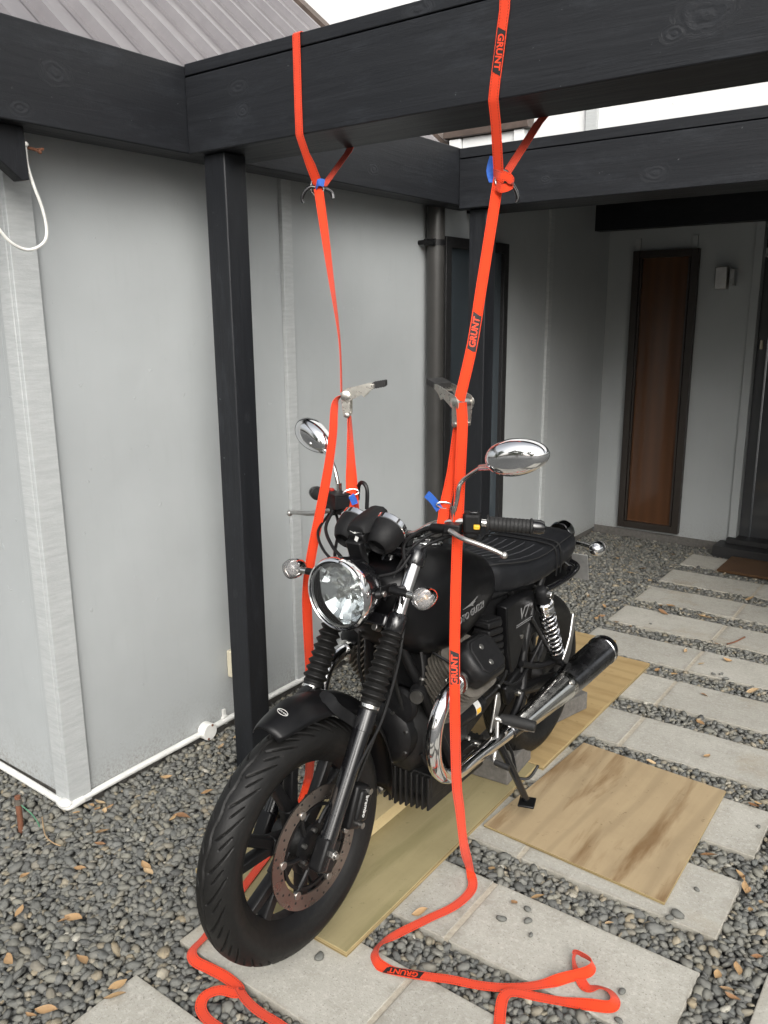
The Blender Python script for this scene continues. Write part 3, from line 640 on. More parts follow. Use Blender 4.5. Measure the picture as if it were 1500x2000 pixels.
FA, RA = L(0, 1.385, .380), L(0, 2.745, .340)
def yz(c, r, a, x=0): return Vector((c.x+x, c.y-r*math.cos(a), c.z+r*math.sin(a)))
def wheel(name, c, Rt, half, rim, rw):
    q = MB(); prof = [(rim+.006, -rw), (rim+.006, -rw+.006), (rim-.006, -rw+.010), (rim-.020, -rw*.45), (rim-.022, 0), (rim-.020, rw*.45), (rim-.006, rw-.010), (rim+.006, rw-.006), (rim+.006, rw), (rim-.004, rw+.001), (rim-.016, rw-.008), (rim-.030, rw*.42), (rim-.032, 0), (rim-.030, -rw*.42), (rim-.016, -rw+.008), (rim-.004, -rw-.001), (rim+.006, -rw)]
    q.lathe(prof, c, (1, 0, 0), 72, caps=False); w_ = part(name, q, 'black_satin')
    tyre_mesh('tyre', c, Rt, half, rim, w_, grooves=True)
    for k in range(6):
        a = R_(60*k+18); q = MB()
        def arm(r0, a0, w0, r1, a1, w1, t):
            p0, p1 = yz(c, r0, a0), yz(c, r1, a1); d = (p1-p0).normalized(); n = Vector((1, 0, 0)).cross(d).normalized()
            rings = []
            for p, ww in ((p0, w0), (p1, w1)):
                rings.append([p+n*u*ww+Vector((v, 0, 0)) for u, v in ((-1, -t*.55), (-.75, -t), (.75, -t), (1, -t*.55), (1, t*.55), (.75, t), (-.75, t), (-1, t*.55))])
            q.loft(rings)
        arm(.035, a, .026, .105, a, .024, .021)
        for s_ in (-1, 1): arm(.098, a+s_*.055, .0150, rim-.024, a+s_*.17, .0140, .016)
        q.build('spoke', MT['black_satin'], w_, bevel=.002)
    q = MB(); q.lathe([(.02, -.058), (.034, -.056), (.036, -.045), (.045, -.03), (.050, 0), (.045, .03), (.036, .045), (.034, .056), (.02, .058)], c, (1, 0, 0), 28); q.build('hub', MT['black_cast'], w_)
    return w_
fwheel = wheel('front_wheel', FA, .318, .052, .234, .036)
rwheel = wheel('rear_wheel', RA, .318, .065, .224, .045)
# front brake disc (floating, drilled) on the left
dx = .068; q = MB(); q.lathe([(.121, dx-.0022), (.160, dx-.0022), (.160, dx+.0022), (.121, dx+.0022), (.121, dx-.0022)], FA, (1, 0, 0), 80, caps=False); disc = part('brake_disc', q, 'disc_steel', fwheel)
disc_h = MB(); 
for k in range(40):
    r = (.129, .141, .152)[k % 3]; p = yz(FA, r, 2*math.pi*k/40)
    disc_h.cyl(p+V(dx-.0028, 0, 0), p+V(dx+.0028, 0, 0), .0034, n=8)
part('drilled_holes', disc_h, 'hole_dark', fwheel)
q = MB(); q.lathe([(.036, dx-.012), (.060, dx-.012), (.060, dx-.002), (.036, dx-.002), (.036, dx-.012)], FA, (1, 0, 0), 40, caps=False)
for k in range(6):
    a = R_(60*k+8); q.tube([yz(FA, .055, a-.25, dx-.006), yz(FA, .085, a-.12, dx-.005), yz(FA, .118, a, dx-.004)], .0065, 8, 4)
q.lathe([(.104, dx-.008), (.112, dx-.008), (.112, dx-.002), (.104, dx-.002), (.104, dx-.008)], FA, (1, 0, 0), 48, caps=False)
part('disc_carrier', q, 'black_satin', fwheel)
for k in range(6):
    q = MB(); p = yz(FA, .122, R_(60*k+8)); q.cyl(p+V(dx-.005, 0, 0), p+V(dx+.0055, 0, 0), .0105, n=16); q.build('bobbin', MT['bolt_steel'], fwheel, bevel=.001)
    q = MB(); p = yz(FA, .047, R_(60*k+30)); q.cyl(p+V(dx-.004, 0, 0), p+V(dx+.005, 0, 0), .0065, n=6); q.build('disc_bolt', MT['bolt_steel'], fwheel)
# --- fork
def fk(z, off=0): return 1.385+(z-.388)*.615+off
for s in (1, -1):
    X = .100*s; fd = Vector((0, .615, 1)).normalized()
    q = MB(); q.cyl(L(X, fk(.345), .345), L(X, fk(.685), .685), .0225, .0245, 24); q.cyl(L(X, fk(.645), .645), L(X, fk(.700), .700), .0265, .0265, 24); leg = part('fork_leg', q, 'black_gloss', bevel=.001)
    q = MB(); q.box(L(X, FA.y-.002, .372), (.042, .060, .085), Matrix.Rotation(R_(-31), 3, 'X')); q.build('axle_clamp', MT['black_satin'], leg, bevel=.008, seg=3)
    q = MB(); q.cyl(L(X+.018*s, FA.y, FA.z), L(X+.034*s, FA.y, FA.z), .0125, n=6); q.cyl(L(X+.03*s, FA.y, FA.z), L(X+.041*s, FA.y, FA.z), .008, n=12); q.build('axle_nut', MT['bolt_steel'], leg, bevel=.001)
    prof = [(.027, 0), (.0275, .004), (.0275, .022), (.029, .026)]; npl = 9
    for k in range(npl):
        h = .030+k*.0205; r0 = .0265-.0005*k; prof += [(r0, h), (r0+.0085, h+.0085), (r0+.0085, h+.0105), (r0, h+.0195)]
    prof += [(.023, .225), (.023, .232)]
    q = MB(); q.lathe(prof, L(X, fk(.692), .692), fd, 32); part('gaiter', q, 'rubber', auto=20)
    q = MB(); q.lathe([(.0276, .006), (.0285, .006), (.0285, .014), (.0276, .014)], L(X, fk(.692), .692), fd, 32); q.lathe([(.023, .219), (.0252, .219), (.0252, .226), (.023, .226)], L(X, fk(.692), .692), fd, 32); part('gaiter_clamp', q, 'chrome_used')
    q = MB(); q.cyl(L(X, fk(.86), .86), L(X, fk(1.06), 1.06), .0195, n=24); part('fork_tube', q, 'chrome')
    q = MB(); q.lathe([(.025, -.022), (.028, -.018), (.028, .024), (.024, .030)], L(X, fk(.892), .892), fd, 24); part('fork_clamp', q, 'black_gloss'); q = MB(); q.lathe([(.025, -.020), (.027, -.016), (.027, .018), (.025, .022), (.024, .024), (.022, .036), (.016, .038)], L(X, fk(1.052), 1.052), fd, 24); part('fork_clamp', q, 'black_gloss')
    # indicator
    ic = L(.222*s, 1.648, 1.003); ib = L(.118*s, 1.655, 1.004)
    q = MB(); q.cyl(L(.098*s, fk(.975)-.0, .975), L(.120*s, 1.655, 1.003), .012, .011, 16); q.cyl(ib, ib.lerp(ic, .52), .0115, .010, 16); st_ = part('indicator_stalk', q, 'black_satin')
    q = MB(); q.cyl(ib.lerp(ic, .50), ib.lerp(ic, .84), .0095, n=16); q.build('chrome_sleeve', MT['chrome_used'], st_)
    q = MB(); q.lathe([(.001, -.045), (.014, -.041), (.023, -.030), (.027, -.016), (.0285, -.004), (.0285, .0)], ic, (0, -1, 0), 28, caps=False); q.build('shell', MT['chrome'], st_)
    q = MB(); q.lathe([(.0285, .0), (.029, .003), (.0265, .016), (.018, .024), (.001, .027)], ic, (0, -1, 0), 28); q.build('lens', MT['indicator_lens'], st_)
    q = MB(); q.ell(ic+V(0, .012, 0), (.006, .008, .007)); q.build('bulb', MT['yellow_plastic'], st_)
# triple clamps
q = MB(); q.box(L(0, fk(.892)-.0, .892), (.17, .055, .036), Matrix.Rotation(R_(-31), 3, 'X')); q.box(L(0, fk(1.05)+.012, 1.052), (.18, .07, .026), Matrix.Rotation(R_(-31), 3, 'X')); q.cyl(L(0, fk(.87)+.03, .87), L(0, fk(1.07)+.03, 1.07), .027, n=20); part('triple_clamp', q, 'black_gloss', bevel=.008, seg=3)
for x in (-.055, .055): q = MB(); q.cyl(L(x, 1.682, .873), L(x, 1.660, .886), .009, n=12); part('clamp_bolt', q, 'bolt_steel', bevel=.001)
# fender
q = MB(); rings = []; nA = 40
for i in range(nA+1):
    a = R_(74+(187-74)*i/nA); base = .338 + .006*math.sin(math.pi*i/nA)
    e = min(1, min(i, nA-i)/4+.28) if i < 5 else 1
    W = .070*(.62+.38*min(1, i/7)**.6) ; ring = []
    for j in range(15):
        t = -1+2*j/14; rr_ = base+.042*(1-abs(t)**2.2)*(.72+.28*min(1, i/6)); ring.append(yz(FA, rr_, a, W*t))
    rings.append(ring)
q.loft(rings, caps=False, closed=False); fen = part('front_fender', q, 'tank_black', auto=60)
sm = fen.modifiers.new('solid', 'SOLIDIFY'); sm.thickness = .0025
for s in (1, -1):
    q = MB(); pa = [yz(FA, .378, R_(a), s*.062*f_) for a, f_ in ((99, .3), (98, .75), (98, 1.0))]; pb = [yz(FA, .378, R_(a), s*.062*f_) for a, f_ in ((110, .3), (110, .75), (109, 1.0))]
    pa = [yz(FA, .380, R_(103), s*.02), yz(FA, .377, R_(104), s*.045), yz(FA, .355, R_(106), s*.068), L(s*.088, fk(.635)+.012, .648), L(s*.086, fk(.60)+.012, .600)]
    C_ = catmull(pa, 6); rg_ = []
    for i_, c_ in enumerate(C_):
        t_ = (C_[min(i_+1, len(C_)-1)]-C_[max(i_-1, 0)]).normalized(); w_ = V(0, 1, .35); w_ = (w_-t_*w_.dot(t_)).normalized(); n_v = t_.cross(w_); hw = .019-.007*i_/len(C_)
        rg_.append([c_+w_*a_*hw+n_v*b_*.0022 for a_, b_ in ((-1, -1), (1, -1), (1, 1), (-1, 1))])
    q.loft(rg_); q.build('bracket', MT['black_satin'], fen)
    q = MB(); q.cyl(L(s*.096, fk(.60)+.018, .605), L(s*.108, fk(.60)+.018, .605), .006, n=6); q.build('bolt', MT['bolt_steel'], fen)
# oval badge on the fender tip
a0 = R_(83); o_ = yz(FA, .3810, a0, .016); nrm = (yz(FA, 1, a0)-FA).normalized(); nrm = (nrm+V(.30, 0, 0)).normalized(); xd = V(1, 0, 0); xd = (xd-nrm*xd.dot(nrm)).normalized(); yd = nrm.cross(xd)
q = MB(); q.tube([o_+xd*.0155*math.cos(t)+yd*.0085*math.sin(t) for t in [2*math.pi*k/24 for k in range(24)]], .0007, 5, 1, closed=True); q.build('oval_badge', MT['white_print'], fen)
textm('badge_lettering', 'MOTO GUZZI', .0052, o_+yd*.0, xd, yd, 'white_print', fen, .0004)
# caliper
q = MB(); cc = yz(FA, .146, R_(158), .083)
rotc = Matrix.Rotation(R_(-24), 3, 'X')
q.box(cc, (.052, .062, .118), rotc); q.box(cc+V(.018, .012, 0), (.03, .05, .085), rotc); cal = part('brake_caliper', q, 'black_satin', bevel=.010, seg=3)
for t in (-.045, .045): q = MB(); q.cyl(cc+rotc @ V(.02, .016, t)+V(0, 0, 0), cc+rotc @ V(.0375, .016, t), .0085, n=12); q.build('bolt', MT['bolt_steel'], cal)
textm('caliper_lettering', 'brembo', .0185, cc+V(.0336, .013, 0), rotc @ V(0, .05, -1), rotc @ V(0, 1, .05), 'white_print', cal)
q = MB(); q.tube([cc+V(0, .02, .06), L(.105, 1.60, .62), L(.118, 1.66, .74), L(.12, 1.70, .86), L(.09, 1.78, 1.0)], .0045, 8, 8); part('brake_hose', q, 'rubber')
# --- headlight
HC = L(.005, 1.570, .992); hd = Vector((0, -1, -.02)).normalized()
q = MB(); q.lathe([(.001, -.135), (.030, -.130), (.060, -.112), (.083, -.080), (.0925, -.040), (.094, -.006)], HC, hd, 48, caps=False); hl = part('headlight', q, 'black_gloss')
q = MB(); q.lathe([(.094, -.022), (.0985, -.018), (.1000, -.004), (.0975, .005), (.0925, .008), (.0895, .004), (.0895, -.006)], HC, hd, 56, caps=False); q.build('chrome_rim', MT['chrome'], hl)
# faceted reflector bowl and bulb shield
q = MB(); rings = []; nr = 22; fr_ = random.Random(5); x_, y_, d3 = frame_from(hd)
for k, (r, h) in enumerate([(.010, -.046), (.024, -.042), (.042, -.034), (.058, -.0245), (.072, -.0145), (.083, -.006), (.0895, -.001)]):
    rings.append([HC+d3*(h+(fr_.uniform(-.0022, .0022) if 0 < k < 6 else 0))+(x_*math.cos(2*math.pi*j/nr)+y_*math.sin(2*math.pi*j/nr))*r for j in range(nr)])
q.loft(rings, caps=False); q.build('reflector', MT['reflector'], hl, auto=8)
q = MB(); q.lathe([(.010, -.046), (.010, -.022), (.013, -.020), (.013, -.014), (.004, -.011)], HC, hd, 20); q.build('bulb_shield', MT['chrome_used'], hl)
q = MB(); q.lathe([(.0905, -.001), (.087, .006), (.065, .012), (.038, .0155), (.001, .0165), (.001, .0145), (.038, .0135), (.065, .010), (.087, .0035), (.0905, -.003)], HC, hd, 48); q.build('lens', MT['clear_lens'], hl)
for s in (1, -1):
    q = MB(); q.cyl(L(.086*s, 1.615, .995), L(.099*s, 1.63, .995), .012, n=14); q.box(L(.101*s, 1.66, .998), (.008, .075, .030), Matrix.Rotation(R_(-8), 3, 'X')); q.build('ear', MT['black_satin'], hl, bevel=.002)
    q = MB(); q.cyl(L(.1055*s, 1.633, .997), L(.113*s, 1.633, .997), .008, n=12); q.build('bolt', MT['bolt_steel'], hl, bevel=.001)
# --- instruments: two cups seen from the front, hooded warning panel between
ad = Vector((0, .80, .52)).normalized()
for s in (1, -1):
    c = L(.056*s-.004, 1.712, 1.124)
    q = MB(); q.lathe([(.001, -.0255), (.0225, -.0255), (0.0242, -0.0396), (0.0273, -0.0396), (0.0334, -0.0340), (0.0431, -0.0166), (0.0471, 0.0037), (0.0480, 0.0202), (0.0480, 0.0331)], c, ad, 44); ins = part('gauge', q, 'black_matte')
    q = MB(); q.lathe([(0.0480, 0.0258), (0.0503, 0.0276), (0.0503, 0.0423), (0.0466, 0.0460), (0.0440, 0.0423)], c, ad, 44, caps=False); q.build('chrome_ring', MT['chrome'], ins)
    q = MB(); q.lathe([(0.0449, 0.0405), (0.0009, 0.0414)], c, ad, 32); q.build('dial_glass', MT['dark_glass'], ins)
q = MB(); q.loft([[L(x*w1, y, z) for x, z in ((-1, z0), (-.8, z0+h_*.7), (-.4, z0+h_), (.4, z0+h_), (.8, z0+h_*.7), (1, z0))] for y, w1, z0, h_ in ((1.655, .032, 1.140, .018), (1.668, .036, 1.140, .030), (1.70, .039, 1.145, .037), (1.745, .038, 1.158, .034), (1.765, .032, 1.166, .026))]); part('warning_panel', q, 'black_matte', bevel=.003, auto=50)
q = MB(); q.box(L(0, 1.659, 1.141), (.045, .012, .009)); q.box(L(0, 1.672, 1.128), (.052, .03, .03), Matrix.Rotation(R_(25), 3, 'X')); q.box(L(-.004, 1.668, 1.082), (.050, .022, .075), Matrix.Rotation(R_(20), 3, 'X')); part('instrument_bracket', q, 'black_satin', bevel=.005)
q = MB(); q.box(L(.004, 1.6545, 1.124), (.010, .002, .013), Matrix.Rotation(R_(20), 3, 'Y')); part('sticker', q, 'white_print')
q = MB(); q.prism([L(-.016, 1.6515, 1.143), L(-.004, 1.6515, 1.1405), L(0, 1.6515, 1.143), L(.004, 1.6515, 1.1405), L(.016, 1.6515, 1.143), L(.003, 1.6515, 1.139), L(0, 1.6515, 1.1375), L(-.003, 1.6515, 1.139)], (0, .002, 0)); part('eagle_emblem', q, 'white_print')
# --- handlebar, grips, levers, switchgear
bar = [L(-.38, 1.937, 1.152), L(-.262, 1.866, 1.160), L(-.20, 1.842, 1.160), L(-.13, 1.830, 1.142), L(-.07, 1.825, 1.108), L(0, 1.825, 1.104), L(.07, 1.825, 1.108), L(.13, 1.830, 1.142), L(.20, 1.842, 1.160), L(.262, 1.866, 1.160), L(.38, 1.937, 1.152)]
q = MB(); q.tube(bar, .0112, 14, 6); part('handlebar', q, 'chrome_used')
q = MB(); q.box(L(.045, 1.825, 1.092), (.03, .04, .045)); part('bar_riser', q, 'black_gloss', bevel=.006); q = MB(); q.box(L(-.045, 1.825, 1.092), (.03, .04, .045)); part('bar_riser', q, 'black_gloss', bevel=.006)
for s in (1, -1):
    a, b = L(.272*s, 1.872, 1.160), L(.372*s, 1.932, 1.1525); d = (b-a); u_ = d.normalized()
    prof = [(.0190, 0), (.0225, .001), (.0225, .005), (.0180, .007)]
    for k in range(10): h = .010+k*.0104; prof += [(.0188, h), (.0194, h+.004), (.0188, h+.008), (.0180, h+.0095)]
    prof += [(.0222, .116), (.0222, .120), (.0190, .121)]
    q = MB(); q.lathe(prof, a, u_, 22); gr = part('grip', q, 'grip_rubber', auto=50)
    q = MB(); q.lathe([(.018, .121), (.0195, .122), (.0195, .142), (.0155, .152), (.009, .1545)], a, u_, 20); q.build('bar_end', MT['black_gloss'], gr)
    # switch housing
    c = L(.238*s, 1.856, 1.160); rm = Matrix.Rotation(R_(30*s), 3, 'Z')
    q = MB(); q.box(c, (.050, .048, .058), rm); q.box(c+V(0, -.004, -.028), (.038, .034, .03), rm); sw = part('switch_housing', q, 'black_matte', bevel=.010, seg=3)
    if s > 0:
        q = MB(); q.box(c+rm @ V(.012, -.026, -.006), (.017, .010, .013), rm); q.build('horn_button', MT['yellow_plastic'], sw, bevel=.003)
        q = MB(); q.box(c+rm @ V(.004, -.014, .030), (.022, .016, .008), rm); q.build('rocker', MT['black_gloss'], sw, bevel=.002)
    else:
        q = MB(); q.box(c+rm @ V(-.006, -.006, .032), (.018, .014, .010), rm); q.build('kill_switch', MT['red_plastic'], sw, bevel=.002)
        q = MB(); q.box(L(-.190, 1.815, 1.172), (.060, .050, .040), Matrix.Rotation(R_(-22), 3, 'Z')); q.box(L(-.190, 1.815, 1.194), (.064, .054, .006), Matrix.Rotation(R_(-22), 3, 'Z')); q.build('fluid_reservoir', MT['black_matte'], sw, bevel=.005)
    # lever perch + lever
    q = MB(); q.tube([L(.135*s, 1.818, 1.139), L(.175*s, 1.812, 1.144), L(.215*s, 1.805, 1.146)], .0125, 12, 4); q.box(L(.205*s, 1.812, 1.150), (.045, .035, .024), Matrix.Rotation(R_(18*s), 3, 'Z')); part('lever_perch', q, 'black_satin', bevel=.003)
    lp_ = [L(.205*s, 1.797, 1.146), L(.235*s, 1.788, 1.138), L(.262*s, 1.782, 1.133), L(.300*s, 1.790, 1.124), L(.335*s, 1.806, 1.110), L(.356*s, 1.818, 1.098)]
    if s < 0: lp_ = [L(-.205, 1.800, 1.146), L(-.24, 1.790, 1.136), L(-.28, 1.785, 1.128), L(-.32, 1.790, 1.124), L(-.352, 1.798, 1.119), L(-.372, 1.803, 1.113)]
    q = MB(); q.tube(lp_, lambda t: .0078-.0022*t, 10, 6); q.ell(lp_[-1], (.0095, .0095, .0095)); part('lever', q, 'alloy')
    # mirror
    if s > 0: mc, tilt, yw, stalk = L(.398, 1.775, 1.362), -10, 16, [L(.192, 1.838, 1.175), onY(893, 975, 1.835), onY(899, 945, 1.83), onY(920, 926, 1.82), onY(944, 912, 1.80)]
    else: mc, tilt, yw, stalk = L(-.345, 1.890, 1.345), 24, -6, [L(-.205, 1.838, 1.19), L(-.212, 1.838, 1.235), L(-.240, 1.850, 1.280), L(-.300, 1.872, 1.315)]
    rm = Matrix.Rotation(R_(yw), 3, 'Z') @ Matrix.Rotation(R_(tilt), 3, 'Y')
    q = MB(); rings = []
    for b_ in range(0, 11):
        bb = R_(90*b_/10); rr_ = max(math.cos(bb), .02)**.62; yy_ = -.036*math.sin(bb)
        rings.append([mc+rm @ V(.079*rr_*(1+.10*math.cos(t))*math.cos(t), yy_, .046*rr_*math.sin(t)) for t in [2*math.pi*k/40 for k in range(40)]])
    rings.insert(0, [mc+rm @ V(.079*(1+.10*math.cos(t))*math.cos(t)*.98, .008, .046*math.sin(t)*.98) for t in [2*math.pi*k/40 for k in range(40)]])
    q.loft(rings); mi = part('mirror', q, 'chrome', auto=50)
    q = MB(); q.loft([[mc+rm @ V(.074*(1+.10*math.cos(t))*math.cos(t)*f_, yv, .041*math.sin(t)*f_) for t in [2*math.pi*k/40 for k in range(40)]] for f_, yv in ((1, .0081), (.98, .0095))]); q.build('mirror_glass', MT['chrome'], mi)
    q = MB(); q.tube(stalk+[stalk[-1].lerp(mc, .55)+V(0, -.015, -.006)], .0062, 10, 6); q.cyl(stalk[0]+V(0, 0, -.02), stalk[0]+V(0, 0, .03), .0095, n=8); q.cyl(stalk[-1].lerp(mc, -.10), stalk[-1].lerp(mc, .62)+V(0, -.024, -.010), .0085, .0105, 10); q.build('stalk', MT['chrome_used'], mi)
# cables
for pts_, r in ((([L(.150, 1.818, 1.139), L(.105, 1.81, 1.128), L(.07, 1.78, 1.09), L(.085, 1.765, 1.03), L(.07, 1.79, .93), L(.05, 1.85, .85)]), .0052), (([L(.195, 1.83, 1.138), L(.13, 1.815, 1.118), L(.085, 1.775, 1.07), L(.06, 1.74, 1.00), L(.06, 1.70, .95)]), .0042), (([L(.22, 1.84, 1.132), L(.15, 1.82, 1.104), L(.10, 1.78, 1.07), L(.085, 1.73, 1.03), L(.05, 1.68, 1.02)]), .0042),
                (([L(-.19, 1.795, 1.15), L(-.175, 1.74, 1.11), L(-.12, 1.70, 1.075), L(-.06, 1.69, 1.03), L(-.05, 1.72, .93)]), .0050), (([L(-.22, 1.81, 1.13), L(-.20, 1.735, 1.095), L(-.13, 1.68, 1.06), L(-.05, 1.67, 1.02)]), .0042), (([L(-.23, 1.85, 1.13), L(-.16, 1.78, 1.10), L(-.11, 1.70, 1.04), L(-.08, 1.70, .96), L(-.06, 1.76, .88)]), .0046),
                (([L(.11, 1.44, .50), L(.128, 1.52, .60), L(.132, 1.60, .68), L(.12, 1.70, .85), L(.07, 1.74, .95)]), .0036)):
    q = MB(); q.tube(pts_, r, 8, 7); part('cable', q, 'black_satin')
q = MB(); q.tube([L(-.10, 1.70, 1.19), L(-.13, 1.715, 1.225), L(-.155, 1.74, 1.225), L(-.16, 1.75, 1.20)] if False else [L(-.16, 1.87, 1.17), L(-.15, 1.865, 1.215), L(-.13, 1.86, 1.225), L(-.115, 1.858, 1.205), L(-.115, 1.855, 1.15)], .006, 8, 6); part('cable', q, 'black_satin')
# --- tank
def sect(y, w, zt, zb, e=2.6, n=36, belly=.42, x0=0):
    ring = []; zm = zb+(zt-zb)*belly
    for k in range(n):
        t = 2*math.pi*k/n; c_, s_ = math.cos(t), math.sin(t); x = w*math.copysign(abs(c_)**(2/e), c_); h = (zt-zm) if s_ > 0 else (zm-zb)
        ring.append(L(x0+x, y, zm+h*math.copysign(abs(s_)**(2/e), s_)))
    return ring
q = MB(); q.loft([sect(*a) for a in ((1.708, .030, .975, .880, 2.2), (1.718, .078, 1.002, .845, 2.4), (1.742, .114, 1.022, .806, 2.6), (1.79, .146, 1.038, .764, 2.8), (1.85, .160, 1.045, .738, 2.9), (1.92, .163, 1.044, .724, 2.9), (2.00, .158, 1.036, .722, 2.8), (2.07, .146, 1.020, .732, 2.7), (2.14, .132, .996, .750, 2.6), (2.20, .120, .970, .772, 2.5), (2.245, .108, .945, .795, 2.4), (2.262, .07, .920, .83, 2.2))])
tank = part('fuel_tank', q, 'tank_black', sub=1, auto=80)
cd_ = Vector((0, .12, 1)).normalized(); q = MB(); q.lathe([(.048, -.008), (.048, .004), (.044, .007), (.040, .005), (.036, .008), (.014, .010), (.010, .013), (.001, .013)], L(0, 2.00, 1.031), cd_, 36); cap_ = part('filler_cap', q, 'black_gloss', tank)
q = MB(); q.lathe([(.044, .0065), (.047, .0055), (.046, .008), (.044, .008)], L(0, 2.00, 1.031), cd_, 36, caps=False); q.lathe([(.013, .012), (.011, .0145), (.001, .0145)], L(0, 2.00, 1.031), cd_, 20); part('cap_ring', q, 'chrome_used', tank)
for k in range(6): q = MB(); a = k*math.pi/3; q.cyl(L(.042*math.cos(a), 2.00+.042*math.sin(a), 1.038), L(.042*math.cos(a), 2.00+.042*math.sin(a), 1.0395), .0028, n=8); part('cap_screw', q, 'bolt_steel', tank)
# knee panel lettering
sdx = .1565
textm('tank_lettering', 'MOTO GUZZI', .030, L(.1605, 1.985, .845), (-.06, 1, .04), (0, -.04, 1), 'grey_print', tank, .0012)
q = MB(); ey = 1.985; q.prism([L(.1605, ey-.040, 0.8710), L(.1605, ey-.012, 0.8750), L(.1605, ey+.006, 0.8780), L(.1605, ey+.044, 0.8890), L(.1605, ey+.024, 0.8780), L(.1605, ey+.032, 0.8770), L(.1605, ey+.016, 0.8720), L(.1605, ey+.020, 0.8660), L(.1605, ey+.004, 0.8700), L(.1605, ey-.012, 0.8710)], (.0015, 0, 0)); part('eagle_emblem', q, 'grey_print', tank)
# --- seat with ribs and strap
def seat_sect(y, w, zt, zb, n=44):
    ring = []
    for k in range(n):
        t = 2*math.pi*k/n; c_, s_ = math.cos(t), math.sin(t); e = 3.0
        x = w*math.copysign(abs(c_)**(2/e), c_); z = (zt+zb)/2+(zt-zb)/2*math.copysign(abs(s_)**(2/e), s_)
        if s_ > .35 and abs(x) < w*.86 and 2.28 < y < 2.88: z -= .0022*(math.cos(x/w*7*math.pi) > .55)
        ring.append(L(x, y, z))
    return ring
SS = [(2.205, .070, .915, .852), (2.215, .098, .936, .820), (2.25, .120, .936, .802), (2.32, .134, .924, .792), (2.40, .143, .912, .787), (2.48, .149, .906, .785), (2.56, .151, .908, .785), (2.63, .150, .916, .788), (2.70, .147, .922, .793), (2.77, .139, .922, .800), (2.82, .126, .914, .808), (2.858, .106, .900, .818), (2.876, .075, .882, .840)]
SI = []
for i in range(len(SS)-1):
    for k in range(4): SI.append(tuple(SS[i][j]+(SS[i+1][j]-SS[i][j])*k/4 for j in range(4)))
SI.append(SS[-1]); q = MB(); q.loft([seat_sect(*a) for a in SI]); seat = part('seat', q, 'seat_vinyl', auto=60)
q = MB(); q.tube([L(.1500, 2.60, .800), L(.1518, 2.60, .850), L(.140, 2.60, .901), L(.09, 2.60, .9125), L(0, 2.60, .914), L(-.09, 2.60, .9125), L(-.140, 2.60, .901), L(-.1518, 2.60, .850), L(-.1500, 2.60, .800)], .0035, 8, 6)
q.tube([L(.1500, 2.635, .802), L(.1516, 2.635, .852), L(.140, 2.635, .905), L(.09, 2.635, .9165), L(0, 2.635, .918), L(-.09, 2.635, .9165), L(-.140, 2.635, .905), L(-.1516, 2.635, .852), L(-.1500, 2.635, .802)], .0035, 8, 6); part('seat_strap', q, 'black_satin', seat)
stm = [a for a in SI if 2.27 < a[0] < 2.585]
for fx in (-.72, -.48, -.24, 0, .24, .48, .72):
    q = MB(); q.tube([L(fx*a[1], a[0], (a[2]+a[3])/2+(a[2]-a[3])/2*(1-abs(fx)**3)**(1/3)-.0004) for a in stm], .0011, 5, 1); q.build('stitch_line', MT['stitch'], seat)
q = MB()
for s in (1, -1): q.tube([L(s*(a[1]*.935), a[0], a[2]-.012) for a in SS[1:-1]], .0022, 6, 5)
part('piping', q, 'grip_rubber', seat)
# --- engine: crankcase, sump, generator cover, two finned cylinders
q = MB(); q.loft([[L(x*w_, y, zc+z*h_) for x, z in ((-.5, -1), (.5, -1), (1, -.5), (1, .45), (.55, 1), (-.55, 1), (-1, .45), (-1, -.5))] for y, w_, zc, h_ in ((1.80, .085, .50, .085), (1.83, .105, .49, .12), (1.92, .115, .475, .135), (2.05, .115, .47, .135), (2.16, .10, .475, .12), (2.30, .085, .49, .10), (2.42, .07, .50, .08))]); eng = part('crankcase', q, 'black_cast', bevel=.008, seg=3)
q = MB(); q.lathe([(.093, -.03), (.096, .0), (.094, .018), (.080, .030), (.045, .038), (.030, .040), (.029, .036), (.001, .036)], L(0, 1.795, .505), (0, -1, 0), 44); part('generator_cover', q, 'black_satin', eng)
q = MB(); q.lathe([(.052, 0), (.055, .012), (.048, .024), (.02, .030), (.001, .031)], L(.052, 1.80, .605), (0, -1, 0), 28); q.cyl(L(.105, 1.80, .66), L(.118, 1.775, .655), .024, n=24); part('horn', q, 'black_matte', eng)
q = MB(); q.bx(XB-.125, XB+.125, 1.84, 2.14, .300, .375); q.bx(XB-.105, XB+.105, 1.86, 2.12, .265, .30)
for k in range(13): x = -.12+.24*k/12; q.bx(XB+x-.0035, XB+x+.0035, 1.826, 2.152, .245+.02*abs(x)/.12, .372)
part('sump', q, 'black_cast', eng, bevel=.002)
q = MB(); q.cyl(L(-.055, 1.83, .285), L(-.055, 1.80, .281), .017, n=6); q.cyl(L(-.055, 1.845, .287), L(-.055, 1.815, .283), .021, n=20); part('drain_plug', q, 'bolt_steel', eng)
